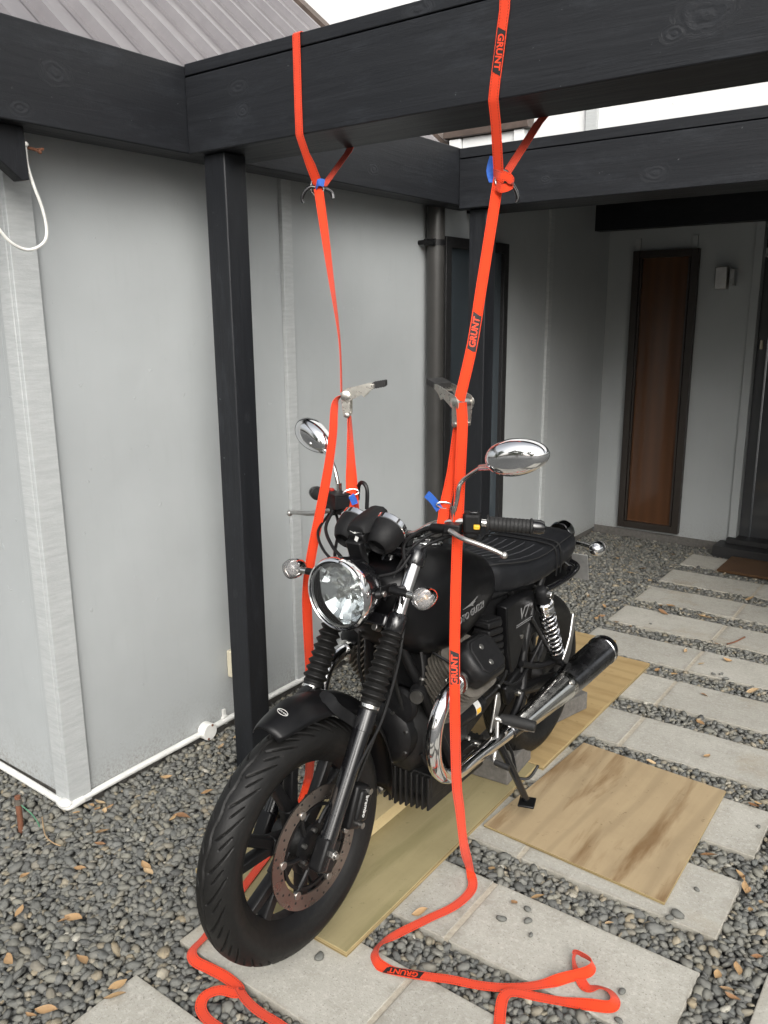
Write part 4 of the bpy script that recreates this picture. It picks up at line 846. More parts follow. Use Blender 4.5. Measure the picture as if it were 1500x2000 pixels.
for s in (1, -1):
    base = L(.050*s, 1.960, .590); ax_ = Vector((.76*s, 0, .65)).normalized(); ty = Vector((0, 1, 0)); tn = ax_.cross(ty).normalized()
    q = MB(); q.cyl(base-ax_*.02, base+ax_*.20, .052, n=28)
    for k in range(12):
        h = .020+k*.0132; ww = .098; hh = .112-.0022*k
        ring = []
        for j in range(24):
            t = 2*math.pi*j/24; c_, s_ = math.cos(t), math.sin(t); ring.append(ty*ww*math.copysign(abs(c_)**.55, c_)+tn*hh*math.copysign(abs(s_)**.55, s_))
        q.loft([[base+ax_*(h+dh)+v*f_ for v in ring] for dh, f_ in ((-.0021, .995), (.0021, 1))])
    cyl_ = part('cylinder', q, 'alloy_fin', auto=40)
    hb = base+ax_*.176
    def hx(pts_, h0): return [hb+ax_*h0+ty*a*1.0+tn*b for a, b in pts_]
    oc = [(-.078, -.045), (-.050, -.070), (.050, -.070), (.082, -.045), (.088, .0), (.082, .042), (.050, .066), (-.050, .066), (-.078, .042), (-.084, .0)]
    q = MB(); q.loft([hx([(a*f_, b*f_) for a, b in oc], h0) for h0, f_ in ((0, 1.0), (.030, 1.02), (.052, .96), (.066, .82))]); hc_ = q.build('head_cover', MT['black_satin'], cyl_, bevel=.006, seg=3); 
    ip = [(-.060, -.034), (-.042, -.054), (.042, -.054), (.062, -.034), (.062, .034), (.042, .054), (-.042, .054), (-.060, .034)]
    q = MB(); q.loft([hx(ip, .0645), hx([(a*.95, b*.93) for a, b in ip], .0715)]); q.build('cover_plate', MT['black_matte'], cyl_, bevel=.002)
    for b_ in (-.022, .022):
        q = MB(); p = hb+ax_*.0700+tn*b_*1.15+ty*(-.012); q.cyl(p, p+ax_*.0050, .0085, n=18); q.build('cover_bolt', MT['bolt_steel'], cyl_, bevel=.001)
    # inlet rubber + throttle body cover
    q = MB(); q.tube([hb+ty*.07-tn*.0+ax_*.01, L(.155*s, 2.06, .70), L(.115*s, 2.12, .72)], .026, 14, 4); part('inlet', q, 'rubber')
    q = MB(); 
    for k in range(7):
        z0 = .625+.026*k; wv_ = .128+.012*math.sin(math.pi*k/6)
        q.box(L(.132*s, 2.165-.003*k, z0-.02), (.060, .105-.003*k, .0205), Matrix.Rotation(R_(-8), 3, 'X'))
    q.box(L(.122*s, 2.155, .68), (.05, .09, .185), Matrix.Rotation(R_(-8), 3, 'X')); part('ribbed_cover', q, 'black_matte', bevel=.006, seg=3)
    # exhaust header, cover rings, silencer
    k_ = s
    hp = [hb+ty*(-.055)+ax_*(-.005)+tn*(.03 if s > 0 else -.03)*0, L(.205*k_, 1.838, .690), L(.207*k_, 1.775, .668), L(.205*k_, 1.738, .615), L(.203*k_, 1.728, .545), L(.200*k_, 1.748, .475), L(.195*k_, 1.800, .422), L(.188*k_, 1.88, .392), L(.180*k_, 2.00, .380), L(.178*k_, 2.12, .372), L(.182*k_, 2.22, .372)]
    hp = hp[1:]
    hp.insert(0, L(.190*k_, 1.895, .690))
    q = MB(); q.tube(hp, .0225, 18, 7); eh = part('exhaust_header', q, 'chrome', auto=70)
    q = MB(); q.lathe([(.026, -.012), (.033, -.010), (.033, .006), (.026, .008)], hp[0].lerp(hp[1], .75), hp[1]-hp[0], 24); q.build('flange', MT['chrome_used'], eh)
    m0, m1 = L(.186*k_, 2.215, .372), L(.230*k_, 2.905, .440); md = (m1-m0); ml = md.length; u_ = md.normalized()
    q = MB(); q.lathe([(.024, 0), (.027, .05), (.034, .14), (.046, .30), (.0545, .42), (.0560, .47), (.0570, ml-.035), (.0575, ml-.034)], m0, u_, 40); si = part('silencer', q, 'muffler_chrome', auto=60)
    q = MB(); q.lathe([(.0578, ml-.036), (.0594, ml-.034), (.0594, ml-.028), (.0578, ml-.026)], m0, u_, 40, caps=False); q.build('band', MT['chrome'], si)
    q = MB(); q.lathe([(.0584, ml-.028), (.0586, ml-.010), (.0525, ml+.004), (.045, ml+.008), (.041, ml+.004), (.041, ml-.03), (.001, ml-.03)], m0, u_, 40); q.build('end_cap', MT['black_gloss'], si)
    # heat shield: open shell over the front cone
    q = MB(); rings = []; xx, yy, dd = frame_from(u_)
    for i in range(13):
        t = .03+.34*i/12; rr_ = .0268+.0230*(t/.37)**1.1+.0055; spn = R_(70)*(1 if 0 < i < 12 else .7)*(.75 if i == 0 else 1)
        out = Vector((s, -.0, .75)); out = (out-dd*out.dot(dd)).normalized(); o2 = dd.cross(out)
        rings.append([m0+dd*t+(out*math.cos(a)+o2*math.sin(a))*rr_ for a in [spn*(-1+2*j/10) for j in range(11)]])
    q.loft(rings, caps=False, closed=False); hs_ = q.build('heat_shield', MT['chrome_used'], si, auto=60); sm = hs_.modifiers.new('solid', 'SOLIDIFY'); sm.thickness = .0018
    q = MB(); out = Vector((s, 0, .75)); out = (out-dd*out.dot(dd)).normalized(); p = m0+dd*.345+out*.053; q.cyl(p, p+out*.006, .0095, n=16); q.build('clamp_bolt', MT['bolt_steel'], si, bevel=.001)
q = MB(); q.tube([L(-.18, 2.10, .372), L(0, 2.08, .355), L(.18, 2.10, .372)], .019, 14, 4); part('crossover_pipe', q, 'chrome_used')
# starter motor with warning sticker
q = MB(); q.cyl(L(.105, 1.98, .485), L(.105, 2.13, .485), .034, n=24); q.cyl(L(.105, 2.13, .485), L(.105, 2.15, .485), .030, n=24); stt = part('starter_motor', q, 'black_satin', bevel=.003)
def patch(mb, c, r, y0, y1, a0, a1):
    mb.loft([[c+V(r*math.cos(a), y, r*math.sin(a)) for a in [a0+(a1-a0)*k/6 for k in range(7)]] for y in (y0, y1)], caps=False, closed=False)
q = MB(); patch(q, L(.105, 0, .485), .0345, 2.075, 2.105, R_(-15), R_(55)); q.build('sticker', MT['white_print'], stt)
q = MB(); patch(q, L(.105, 0, .485), .0348, 2.077, 2.103, R_(-12), R_(18)); q.build('sticker', MT['yellow_plastic'], stt)
# --- frame
def tubes(name, lst, r, mt='black_satin', n=12):
    for pts_ in lst: q = MB(); q.tube(pts_, r, n, 6); part(name, q, mt)
fl = []
for s in (1, -1):
    fl += [[L(.03*s, 1.76, .93), L(.055*s, 1.78, .80), L(.10*s, 1.84, .62), L(.13*s, 1.90, .45), L(.135*s, 1.96, .345), L(.14*s, 2.06, .320), L(.14*s, 2.22, .335), L(.14*s, 2.36, .40), L(.125*s, 2.42, .52), L(.11*s, 2.40, .70), L(.10*s, 2.33, .82)],
           [L(.03*s, 1.76, 1.00), L(.09*s, 2.00, .86), L(.10*s, 2.25, .82), L(.105*s, 2.50, .815), L(.10*s, 2.80, .83)],
           [L(.125*s, 2.40, .50), L(.12*s, 2.46, .66), L(.115*s, 2.56, .80)]]
tubes('frame_tube', fl, .0145)
tubes('swingarm', [[L(.10*s, 2.36, .44), L(.105*s, 2.50, .40), L(.105*s, 2.745, .345)] for s in (1, -1)], .024)
q = MB(); q.cyl(L(-.15, 2.745, .34), L(.135, 2.745, .34), .012, n=14); part('rear_axle', q, 'bolt_steel')
q = MB(); q.prism([L(.124, 2.68, .36), L(.124, 2.80, .36), L(.124, 2.79, .52), L(.124, 2.755, .61), L(.124, 2.735, .60), L(.124, 2.72, .50)], (.012, 0, 0)) ; 
rs = MB(); rs.prism([L(.182, 2.600, .490), L(.182, 2.642, .455), L(.182, 2.672, .500), L(.182, 2.695, .600), L(.182, 2.688, .640), L(.182, 2.676, .645), L(.182, 2.655, .560), L(.182, 2.628, .52)], (.010, 0, 0)); part('shock_mount_plate', rs, 'alloy', bevel=.004)
for s in (1, -1):
    a, b = L(.168*s, 2.612, .475), L(.165*s, 2.462, .775); d = b-a; u_ = d.normalized(); ln = d.length
    q = MB(); q.cyl(a, a+u_*.10, .012, n=16); q.cyl(a+u_*.04, b-u_*.04, .008, n=12); q.lathe([(.012, .03), (.026, .034), (.026, .042), (.012, .046)], a, u_, 24); q.cyl(a-V(.02, 0, 0), a+V(.02, 0, 0), .014, n=16); sh = part('rear_shock', q, 'black_satin')
    q = MB(); hl_ = [a+u_*(.044+(ln-.125)*t)+(frame_from(u_)[0]*math.cos(t*2*math.pi*10)+frame_from(u_)[1]*math.sin(t*2*math.pi*10))*.0265 for t in [k/200 for k in range(201)]]; q.tube(hl_, .0042, 8, 1); q.build('spring', MT['chrome'], sh)
    q = MB(); q.lathe([(.026, ln-.082), (.0305, ln-.080), (.0305, ln-.058), (.028, ln-.054), (.032, ln-.050), (.032, ln-.036), (.024, ln-.030)], a, u_, 28); q.build('preload_collar', MT['chrome'], sh)
    q = MB(); q.lathe([(.026, ln-.032), (.027, ln-.005), (.020, ln+.02), (.012, ln+.026)], a, u_, 24); q.build('top_cover', MT['black_matte'], sh)
    q = MB(); q.cyl(b-V(.03*s, 0, 0), b+V(.038*s, 0, 0), .013, n=16); part('shock_bolt', q, 'chrome_used', bevel=.002)
# side panel with V7
for s in (1, -1):
    q = MB(); pl_ = [(2.232, .790), (2.32, .798), (2.435, .790), (2.445, .770), (2.38, .65), (2.325, .555), (2.295, .535), (2.272, .56), (2.245, .69)]
    q.loft([[L(s*xx_, 2.30+(y-2.30)*f_, .70+(z-.70)*f_) for y, z in pl_] for xx_, f_ in ((.115, 1), (.143, .99), (.151, .93))]); sp_ = part('side_panel', q, 'tank_black', bevel=.004, seg=3)
    if s > 0:
        textm('panel_lettering', 'V7', .058, L(.1515, 2.355, .735), (0, 1, 0), (0, 0, 1), 'grey_print', sp_, .0008, .25)
        q = MB(); q.bx(XB+.151, XB+.1522, 2.305, 2.420, .7025, .7055); q.bx(XB+.151, XB+.1522, 2.305, 2.410, .6965, .6985); q.build('underline', MT['grey_print'], sp_)
        q = MB(); q.cyl(L(.150, 2.345, .655), L(.1545, 2.345, .655), .008, n=14); q.build('screw', MT['bolt_steel'], sp_)
# grab rail, rear fender, tail lamp, plate, rear indicators
tubes('grab_rail', [[L(.160*s, 2.47, .778), L(.166*s, 2.58, .776), L(.168*s, 2.70, .782), L(.155*s, 2.775, .790), L(.12*s, 2.80, .796)] for s in (1, -1)], .0105, 'black_gloss')
for s in (1, -1): q = MB(); q.cyl(L(.13*s, 2.468, .788), L(.182*s, 2.468, .788), .012, n=14); part('rail_bolt', q, 'chrome_used', bevel=.002)
q = MB(); rings = []
for i in range(26):
    a = R_(60+100*i/25); a = R_(118)-R_(60)*i/25
    rings.append([yz(RA, .372+.028*(1-abs(t)**2.4)+.03*max(0, 1-i/9), a, .078*t) for t in [-1+2*j/12 for j in range(13)]])
q.loft(rings, caps=False, closed=False); rf_ = part('rear_fender', q, 'tank_black', auto=60); sm = rf_.modifiers.new('solid', 'SOLIDIFY'); sm.thickness = .003
q = MB(); q.prism([L(-.03, 2.90, .84), L(-.03, 3.00, .81), L(-.03, 3.045, .66), L(-.03, 3.02, .64), L(-.03, 2.95, .72)], (.06, 0, 0)); part('plate_bracket', q, 'black_matte', bevel=.006)
q = MB(); q.lathe([(.046, 0), (.05, .02), (.046, .05), (.03, .062), (.001, .066)], L(0, 2.945, .85), (0, 1, .1), 28); tl = part('tail_lamp', q, 'chrome')
q = MB(); q.box(L(.0, 3.055, .70), (.17, .004, .115), Matrix.Rotation(R_(14), 3, 'X')); part('number_plate', q, 'plate_back', bevel=.001)
for s in (1, -1):
    ic = L(.195*s, 2.86, .846); q = MB(); q.cyl(L(.05*s, 2.90, .85), ic.lerp(L(.05*s, 2.90, .85), .22), .0085, n=14); ri = part('rear_indicator', q, 'chrome_used')
    q = MB(); q.lathe([(.001, -.038), (.012, -.036), (.021, -.028), (.026, -.015), (.0275, -.002), (.0275, .004)], ic, (0, 1, 0), 26); q.build('shell', MT['chrome'], ri)
    q = MB(); q.lathe([(.0275, .004), (.026, .018), (.016, .028), (.001, .031)], ic, (0, 1, 0), 26); q.build('lens', MT['indicator_lens'], ri)
q = MB(); q.cyl(L(.075, 2.89, .735), L(.092, 2.89, .735), .024, n=20); q.tube([L(.05, 2.86, .78), L(.085, 2.885, .745)], .006, 8, 1); part('helmet_lock', q, 'black_gloss')
# footrests, gear lever, side stand
for s in (1, -1):
    q = MB(); q.prism([L(.150*s, 2.135, .395), L(.150*s, 2.165, .40), L(.150*s, 2.20, .47), L(.150*s, 2.19, .515), L(.150*s, 2.17, .515), L(.150*s, 2.155, .455)], (.009*s, 0, 0)); part('footrest_plate', q, 'alloy', bevel=.003)
    q = MB(); q.tube([L(.165*s, 2.185, .428), L(.21*s, 2.20, .425), L(.275*s, 2.215, .420)], lambda t: .015+.004*math.sin(t*3), 14, 5); part('footrest', q, 'grip_rubber')
    q = MB(); q.tube([L(.150*s, 2.17, .43), L(.185*s, 2.187, .424)], .010, 10, 1); q.tube([L(.19*s, 2.197, .409), L(.27*s, 2.22, .403)], .008, 8, 1); part('footrest_pivot', q, 'bolt_steel')
q = MB(); q.tube([L(.185, 2.13, .365), L(.190, 2.105, .335), L(.195, 2.12, .30)], .0065, 8, 5); q.tube([L(.170, 2.155, .43), L(.185, 2.125, .38), L(.19, 2.10, .325), L(.22, 2.10, .322)], .0065, 8, 5); gl = part('gear_lever', q, 'alloy')
q = MB(); q.cyl(L(.195, 2.10, .322), L(.245, 2.10, .318), .0095, n=12); q.build('peg', MT['grip_rubber'], gl)
q = MB(); q.tube([L(.150, 2.205, .330), L(.185, 2.25, .21), L(.215, 2.29, .100)], lambda t: .014-.002*t, 14, 3); ss_ = part('side_stand', q, 'black_gloss')
q = MB(); q.box(L(.217, 2.295, .086), (.055, .062, .008), Matrix.Rotation(R_(18), 3, 'Z')); q.build('foot', MT['black_satin'], ss_, bevel=.003)
q = MB(); q.tube([L(.195, 2.262, .185), L(.225, 2.285, .185), L(.240, 2.31, .215), L(.240, 2.318, .222)], .005, 8, 5); q.tube([L(.152, 2.24, .33), L(.172, 2.262, .27), L(.19, 2.262, .20)], .005, 8, 3); q.build('tang', MT['black_satin'], ss_)

# dark boxes filling the space under tank and seat
q = MB(); q.bx(XB-.085, XB+.085, 1.86, 2.16, .62, .82); q.bx(XB-.10, XB+.10, 2.161, 2.62, .58, .83); part('air_box', q, 'black_matte', bevel=.01)

# fasteners, hoses and wiring round the engine
for k in range(8):
    a = R_(45*k+20); q = MB(); p = L(.086*math.cos(a), 1.772, .505+.086*math.sin(a)); q.cyl(p+V(0, .012, 0), p-V(0, .006, 0), .0055, n=6); part('cover_screw', q, 'bolt_steel', eng)
for y in (1.87, 1.95, 2.03, 2.11):
    q = MB(); q.cyl(L(.112, y, .352), L(.131, y, .352), .0062, n=6); part('sump_bolt', q, 'bolt_steel', eng)
for z, y in ((.43, 1.90), (.53, 1.87), (.40, 2.06)):
    q = MB(); q.cyl(L(.108, y, z), L(.124, y, z), .0075, n=6); part('case_bolt', q, 'bolt_steel', eng)
q = MB(); q.tube([L(.118, 1.775, .655), L(.120, 1.765, .655)], .019, 20, 1); q.build('horn_face', MT['bolt_steel'], bike)
HS = [([L(.19, 1.90, .70), L(.165, 1.87, .735), L(.11, 1.86, .76), L(.07, 1.90, .77)], .0042, 'black_satin'), ([L(.10, 1.82, .45), L(.125, 1.84, .40), L(.13, 1.92, .36), L(.12, 2.02, .37)], .0065, 'rubber'),
      ([L(.09, 1.79, .62), L(.12, 1.80, .70), L(.10, 1.82, .77)], .0055, 'rubber'), ([L(.07, 1.775, .60), L(.05, 1.76, .70), L(.055, 1.75, .80), L(.04, 1.74, .88)], .0060, 'rubber'), ([L(-.06, 1.775, .60), L(-.07, 1.75, .72), L(-.05, 1.74, .86)], .0050, 'rubber'),
      ([L(.118, 2.14, .49), L(.14, 2.20, .52), L(.135, 2.27, .545), L(.12, 2.33, .60)], .0055, 'rubber'), ([L(.135, 2.30, .47), L(.15, 2.40, .44), L(.13, 2.52, .41)], .0045, 'rubber'), ([L(.12, 2.22, .55), L(.15, 2.30, .50), L(.145, 2.42, .52), L(.15, 2.52, .60)], .0055, 'black_satin')]
for pts_, r, mt_ in HS: q = MB(); q.tube(pts_, r, 8, 6); part('hose', q, mt_)
for p, d in ((L(.118, 1.80, .70), V(0, .2, 1)), (L(.125, 1.845, .395), V(.1, .6, -.6)), (L(.14, 2.21, .523), V(0, 1, .3))):
    q = MB(); q.lathe([(.0072, -.003), (.0078, -.003), (.0078, .003), (.0072, .003)], p, d, 14); part('hose_clip', q, 'bolt_steel')
q = MB(); q.box(L(.128, 2.33, .475), (.022, .11, .075), Matrix.Rotation(R_(20), 3, 'X')); part('footrest_hanger', q, 'black_satin', bevel=.006)
q = MB(); q.cyl(L(.130, 2.345, .45), L(.152, 2.345, .45), .011, n=16); q.cyl(L(.150, 2.345, .45), L(.157, 2.345, .45), .007, n=6); part('pivot_bolt', q, 'bolt_steel', bevel=.001)
q = MB(); q.tube([L(.145, 2.36, .55), L(.150, 2.48, .50), L(.155, 2.60, .475)], .011, 12, 4); part('frame_brace', q, 'black_satin')
q = MB(); q.tube([L(.145, 2.42, .70), L(.152, 2.52, .58), L(.158, 2.60, .49)], .008, 10, 4); part('frame_brace', q, 'black_satin')

# ------------------------------------------------------------------ ratchet straps
SW = .0285
def ribbon(name, pts, wd, parent, width=SW, thick=.0013, n=5, mt='orange_webbing', smooth=True, v0=0.):
    """flat webbing along a path; wd: one width direction per point"""
    P = [Vector(p) for p in pts]; W = [Vector(w_) for w_ in wd]
    if smooth: C = catmull(P, n); D = catmull(W, n)
    else: C, D = P, W
    vs, uvs, fs = [], [], []; s = v0; m_ = len(C); prof = [(-.5, 0), (-.5, 1), (.5, 1), (.5, 0)]; frames = []
    for i, c in enumerate(C):
        if i: s += (C[i]-C[i-1]).length
        t = (C[min(i+1, m_-1)]-C[max(i-1, 0)]).normalized(); w_ = (D[i]-t*D[i].dot(t)).normalized(); nn = t.cross(w_)
        frames.append((c, t, w_, nn))
        for a, b in prof: vs.append(c+w_*a*width+nn*(b-.5)*thick); uvs.append((a+.5, s))
    for i in range(m_-1):
        for j in range(4): k = (j+1) % 4; fs.append((i*4+j, i*4+k, i*4+4+k, i*4+4+j))
    fs.append((3, 2, 1, 0)); fs.append(tuple((m_-1)*4+j for j in range(4)))
    o = ORG[parent.name]; me = bpy.data.meshes.new(name); me.from_pydata([v-o for v in vs], [], fs); me.update()
    uv = me.uv_layers.new(name='UVMap')
    for p_ in me.polygons:
        for li in p_.loop_indices: uv.data[li].uv = uvs[me.loops[li].vertex_index]
    bm = bmesh.new(); bm.from_mesh(me); bmesh.ops.recalc_face_normals(bm, faces=bm.faces); bm.to_mesh(me); bm.free()
    ob = link(name, me, MT[mt], parent, None, auto=35)
    return ob, frames
def near_frame(frames, px, py):
    def scr(p):
        v = p-EYE; z = v.dot(fw); return 750+FPX*v.dot(rt)/z, 1000-FPX*v.dot(up)/z
    return min(frames, key=lambda f: (scr(f[0])[0]-px)**2+(scr(f[0])[1]-py)**2)
def grunt(ob, fr, along, length=.105, side=None):
    """black printed flag with the maker's word; 'along' = +1/-1 reading direction along the strap"""
    c, t, w_, nn = fr; n_ = nn if nn.dot(EYE-c) > 0 else -nn
    if side is not None: n_ = side
    x = t*along; y = n_.cross(x).normalized(); h = SW*.42; q = MB(); o = c+n_*.0012
    q.prism([o-x*length*.5-y*h, o+x*length*.44-y*h, o+x*length*.54+y*h, o-x*length*.40+y*h], n_*.0003); q.build('printed_flag', MT['black_print'], ob)
    textm('lettering', 'GRUNT', .0235, o+n_*.0006+x*.002, x, y, 'orange_print', ob, .0002, .12, .0007)
view_w = Vector((rt.x, rt.y, 0)).normalized(); XD = Vector((1, 0, 0))
def ratchet(par, c, axis, out, wdir, hang=-1):
    """c axle centre; axis=down the strap; out=handle direction; wdir=across the strap"""
    ax_, out, wd = Vector(axis).normalized(), Vector(out), Vector(wdir).normalized(); out = (out-wd*out.dot(wd)).normalized()
    for s in (-1, 1):
        q = MB(); e = wd*s*.0235
        pr = [c+e-ax_*.016+out*.004, c+e-ax_*.012-out*.014, c+e+ax_*.02-out*.013, c+e+ax_*.058-out*.010, c+e+ax_*.066, c+e+ax_*.058+out*.010, c+e+ax_*.02+out*.012]
        q.prism(pr, wd*s*.0022); q.build('frame_plate', MT['zinc'], par, bevel=.0006)
        q = MB(); e = wd*s*.0268
        pr = [c+e-out*.014-ax_*.012, c+e-out*.004-ax_*.019, c+e+out*.020-ax_*.020, c+e+out*.062-ax_*.024, c+e+out*.086-ax_*.022, c+e+out*.086-ax_*.010, c+e+out*.066+ax_*.000, c+e+out*.055+ax_*.012, c+e+out*.046+ax_*.004, c+e+out*.022+ax_*.012, c+e+out*.004+ax_*.018, c+e-out*.014+ax_*.010]
        q.prism(pr, wd*s*.0018); q.build('handle_plate', MT['zinc'], par, bevel=.0005)
        q = MB(); q.lathe([(.0145, 0), (.0145, .002), (.010, .004), (.001, .0045)], c+wd*s*.029, wd*s, 24); q.build('axle_cap', MT['zinc'], par)
        q = MB(); q.lathe([(.007, 0), (.007, .003), (.001, .005)], c+ax_*.056+wd*s*.0255, wd*s, 14); q.build('rivet', MT['bolt_steel'], par)
    q = MB(); q.cyl(c-wd*.028, c+wd*.028, .010, n=18); q.cyl(c+ax_*.056-wd*.025, c+ax_*.056+wd*.025, .005, n=12); q.build('axle', MT['bolt_steel'], par)
    q = MB(); p = c+out*.098-ax_*.017; rm = Matrix((out, wd, ax_)).transposed(); q.box(p, (.040, .056, .016), rm)
    for k in range(5): q.box(p+out*(-.014+.007*k), (.003, .0575, .0185), rm)
    q.build('rubber_grip', MT['grip_rubber'], par, bevel=.001)
    q = MB(); q.box(c+out*.070-ax_*.010, (.018, .050, .003), rm); q.build('pull_latch', MT['zinc'], par)
def hookset(par, c, dr, sc=1.0):
    """black coated snap hook with ring"""
    dr = Vector(dr).normalized(); sd_ = view_w
    q = MB(); q.tube([c+sd_*.020*math.cos(a)*sc+Vector((0, 0, 1))*.024*math.sin(a)*sc for a in [2*math.pi*k/18 for k in range(18)]], .0028, 8, 1, closed=True); q.build('steel_ring', MT['chrome_used'], par)
    q = MB(); q.tube([c+dr*.006, c+dr*.022+V(0, 0, .006), c+dr*.040+V(0, 0, -.002), c+dr*.050+V(0, 0, -.018), c+dr*.045+V(0, 0, -.032)], lambda t: .0068-.002*t, 10, 5); q.build('hook', MT['black_gloss'], par)

# --- strap on the clutch side
sR = thing('ratchet_strap', 'orange ratchet strap from beam to left handlebar with tail over the slabs', 'strap', (XB+.2, 2.0, 0), 'orange lifting straps')
kR = V(-1.130, 2.055, 2.050); xr = -1.098
FRY, BKY, TOPZ = BY-.003, 2.229, BCAP+.003
ribbon('webbing_loop', [kR+V(.004, .012, -.004), V(-1.100, 2.215, 2.205), V(-1.092, BKY, 2.222), V(-1.085, BKY, 2.44), V(-1.082, BKY-.004, TOPZ-.004), V(-1.082, BKY-.012, TOPZ), V(-1.082, 2.1, TOPZ), V(-1.082, FRY+.006, TOPZ), V(-1.082, FRY, TOPZ-.006)], [XD]*9, sR, smooth=False)
wf_, frR = ribbon('webbing_loop', [V(-1.082, FRY, TOPZ-.006), V(-1.0822, FRY, 2.42), V(-1.088, FRY, 2.38), V(-1.094, FRY, 2.33), V(-1.104, FRY, 2.26), V(-1.108, FRY, 2.222), V(-1.1085, FRY+.003, 2.214), V(-1.112, 2.0, 2.17), V(-1.118, 2.02, 2.12), kR], [XD]*10, sR, smooth=False)
grunt(wf_, near_frame(frR, 972, 95), 1)
rcR = onY(905, 782, 1.885)
mp = [kR, kR.lerp(rcR, .25), kR.lerp(rcR, .5), kR.lerp(rcR, .75), rcR+V(-.004, -.014, .0)]
wm_, frM = ribbon('webbing', mp, [view_w]*5, sR); grunt(wm_, near_frame(frM, 927, 643), -1)
hookset(sR, kR+V(.012, .0, -.006), view_w+V(0, 0, -.7))
q = MB(); kc = kR+V(.022, -.012, -.012)
ribbon('knot', [kR+V(-.012, -.008, .012), kc+V(-.004, -.016, .012), kc+V(.018, -.010, .006), kc+V(.022, .0, -.010), kc+V(.004, -.014, -.020), kc+V(-.016, -.012, -.010)], [V(-.3, 0, 1), V(.3, 0, 1), V(.5, .3, .9), V(0, .4, 1), V(-.5, 0, 1), V(-.4, 0, 1)], sR, width=.022)
ribbon('blue_tab', [kR+V(-.016, -.006, -.012), kR+V(-.030, .004, .02), kR+V(-.024, .010, .055)], [V(.5, .8, 0), V(.5, .8, 0), V(.6, .7, 0)], sR, width=.02, mt='blue_webbing')
atR = L(.165, 1.835, 1.150); dnR = (atR-rcR)
ho = Vector((fw.x, fw.y, 0)).normalized()*.8-view_w*.62; ratchet(sR, rcR+V(-.006, .004, -.006), V(-.03, 0, -1), ho+V(0, 0, .30), Vector((ho.y, -ho.x, 0)))
b0 = rcR+V(-.012, 0, -.062)
ribbon('webbing_short', [b0, b0.lerp(atR, .5), atR+V(0, .002, .055), atR+V(0, -.008, .018), atR+V(0, -.013, -.002), atR+V(0, -.004, -.015), atR+V(0, .012, -.006), atR+V(0, .015, .02), atR+V(.0, .008, .06), b0+V(.0, .006, -.03)], [view_w, view_w]+[V(.9, .4, 0)]*7+[view_w], sR)
q = MB(); c_ = atR+V(0, -.002, .052); q.tube([c_+view_w*.021*math.cos(a)+V(-.3, -.4, .85).normalized()*.010*math.sin(a) for a in [2*math.pi*k/16 for k in range(16)]], .0026, 8, 1, closed=True); q.build('steel_ring', MT['chrome'], sR)
ribbon('blue_tab', [c_+V(-.012, -.006, -.012), c_+V(-.032, -.006, .010), c_+V(-.052, -.008, .026)], [V(.3, .1, .9)]*3, sR, width=.022, mt='blue_webbing')
# long free tail, down past the exhaust and over the ground
up_tail = [rcR+V(.004, -.018, -.004), onY(903, 830, 1.865), onY(899, 920, 1.85), onY(893, 1060, 1.83), onY(889, 1200, 1.805), onY(888, 1310, 1.78), onY(889, 1420, 1.76), onY(892, 1530, 1.80), onY(898, 1580, 1.84), onY(906, 1650, 1.875), onZ(918, 1700, .025), onZ(922, 1735, .007)]
gw = lambda a, b: V(a, b, 0)
gp = [(890, 1768), (835, 1795), (775, 1825), (742, 1845), (731, 1862), (738, 1882), (765, 1895), (800, 1902), (840, 1908), (880, 1913), (940, 1925), (1000, 1929), (1060, 1922), (1110, 1908), (1150, 1897), (1158, 1880), (1140, 1866), (1124, 1862), (1122, 1878), (1135, 1915), (1148, 1930), (1170, 1928), (1190, 1935), (1202, 1952), (1192, 1966), (1150, 1962), (1100, 1956), (1050, 1947), (1005, 1938), (985, 1945), (978, 1970), (974, 2010), (960, 2080)]
gz = [.008, .006, .006, .006, .007, .007, .006, .005, .005, .006, .006, .005, .006, .012, .022, .034, .034, .022, .010, .005, .006, .009, .012, .014, .010, .006, .0035, .004, .011, .012, .008, .005, .004]
gpts = [onZ(a, b, z) for (a, b), z in zip(gp, gz)]
allp = up_tail+gpts; wds = []
for i, p in enumerate(allp):
    t = allp[min(i+1, len(allp)-1)]-allp[max(i-1, 0)]
    if i < 7: wds.append(view_w)
    elif i < 10: wds.append(view_w*.9+V(-.3, .4, 0)*((i-6)/3))
    else:
        w_ = Vector((0, 0, 1)).cross(t).normalized()
        if i == 10 or i == 11: w_ = (view_w+w_*(1 if w_.dot(view_w) > 0 else -1)).normalized()
        if wds and w_.dot(wds[-1]) < 0: w_ = -w_
        wds.append(w_)
for i in range(len(up_tail)+3, len(up_tail)+6): wds[i] = wds[i]*.75+V(0, 0, .55)
for i in range(len(up_tail)+13, len(up_tail)+19): wds[i] = (wds[i]*.45+V(0, 0, .9))
for i in range(len(up_tail)+21, len(up_tail)+26): wds[i] = (wds[i]*.8+V(0, 0, .45))
tl_, frT = ribbon('webbing_tail', allp, wds, sR, n=7)
grunt(tl_, near_frame(frT, 890, 1305), -1); grunt(tl_, near_frame(frT, 787, 1899), -1)

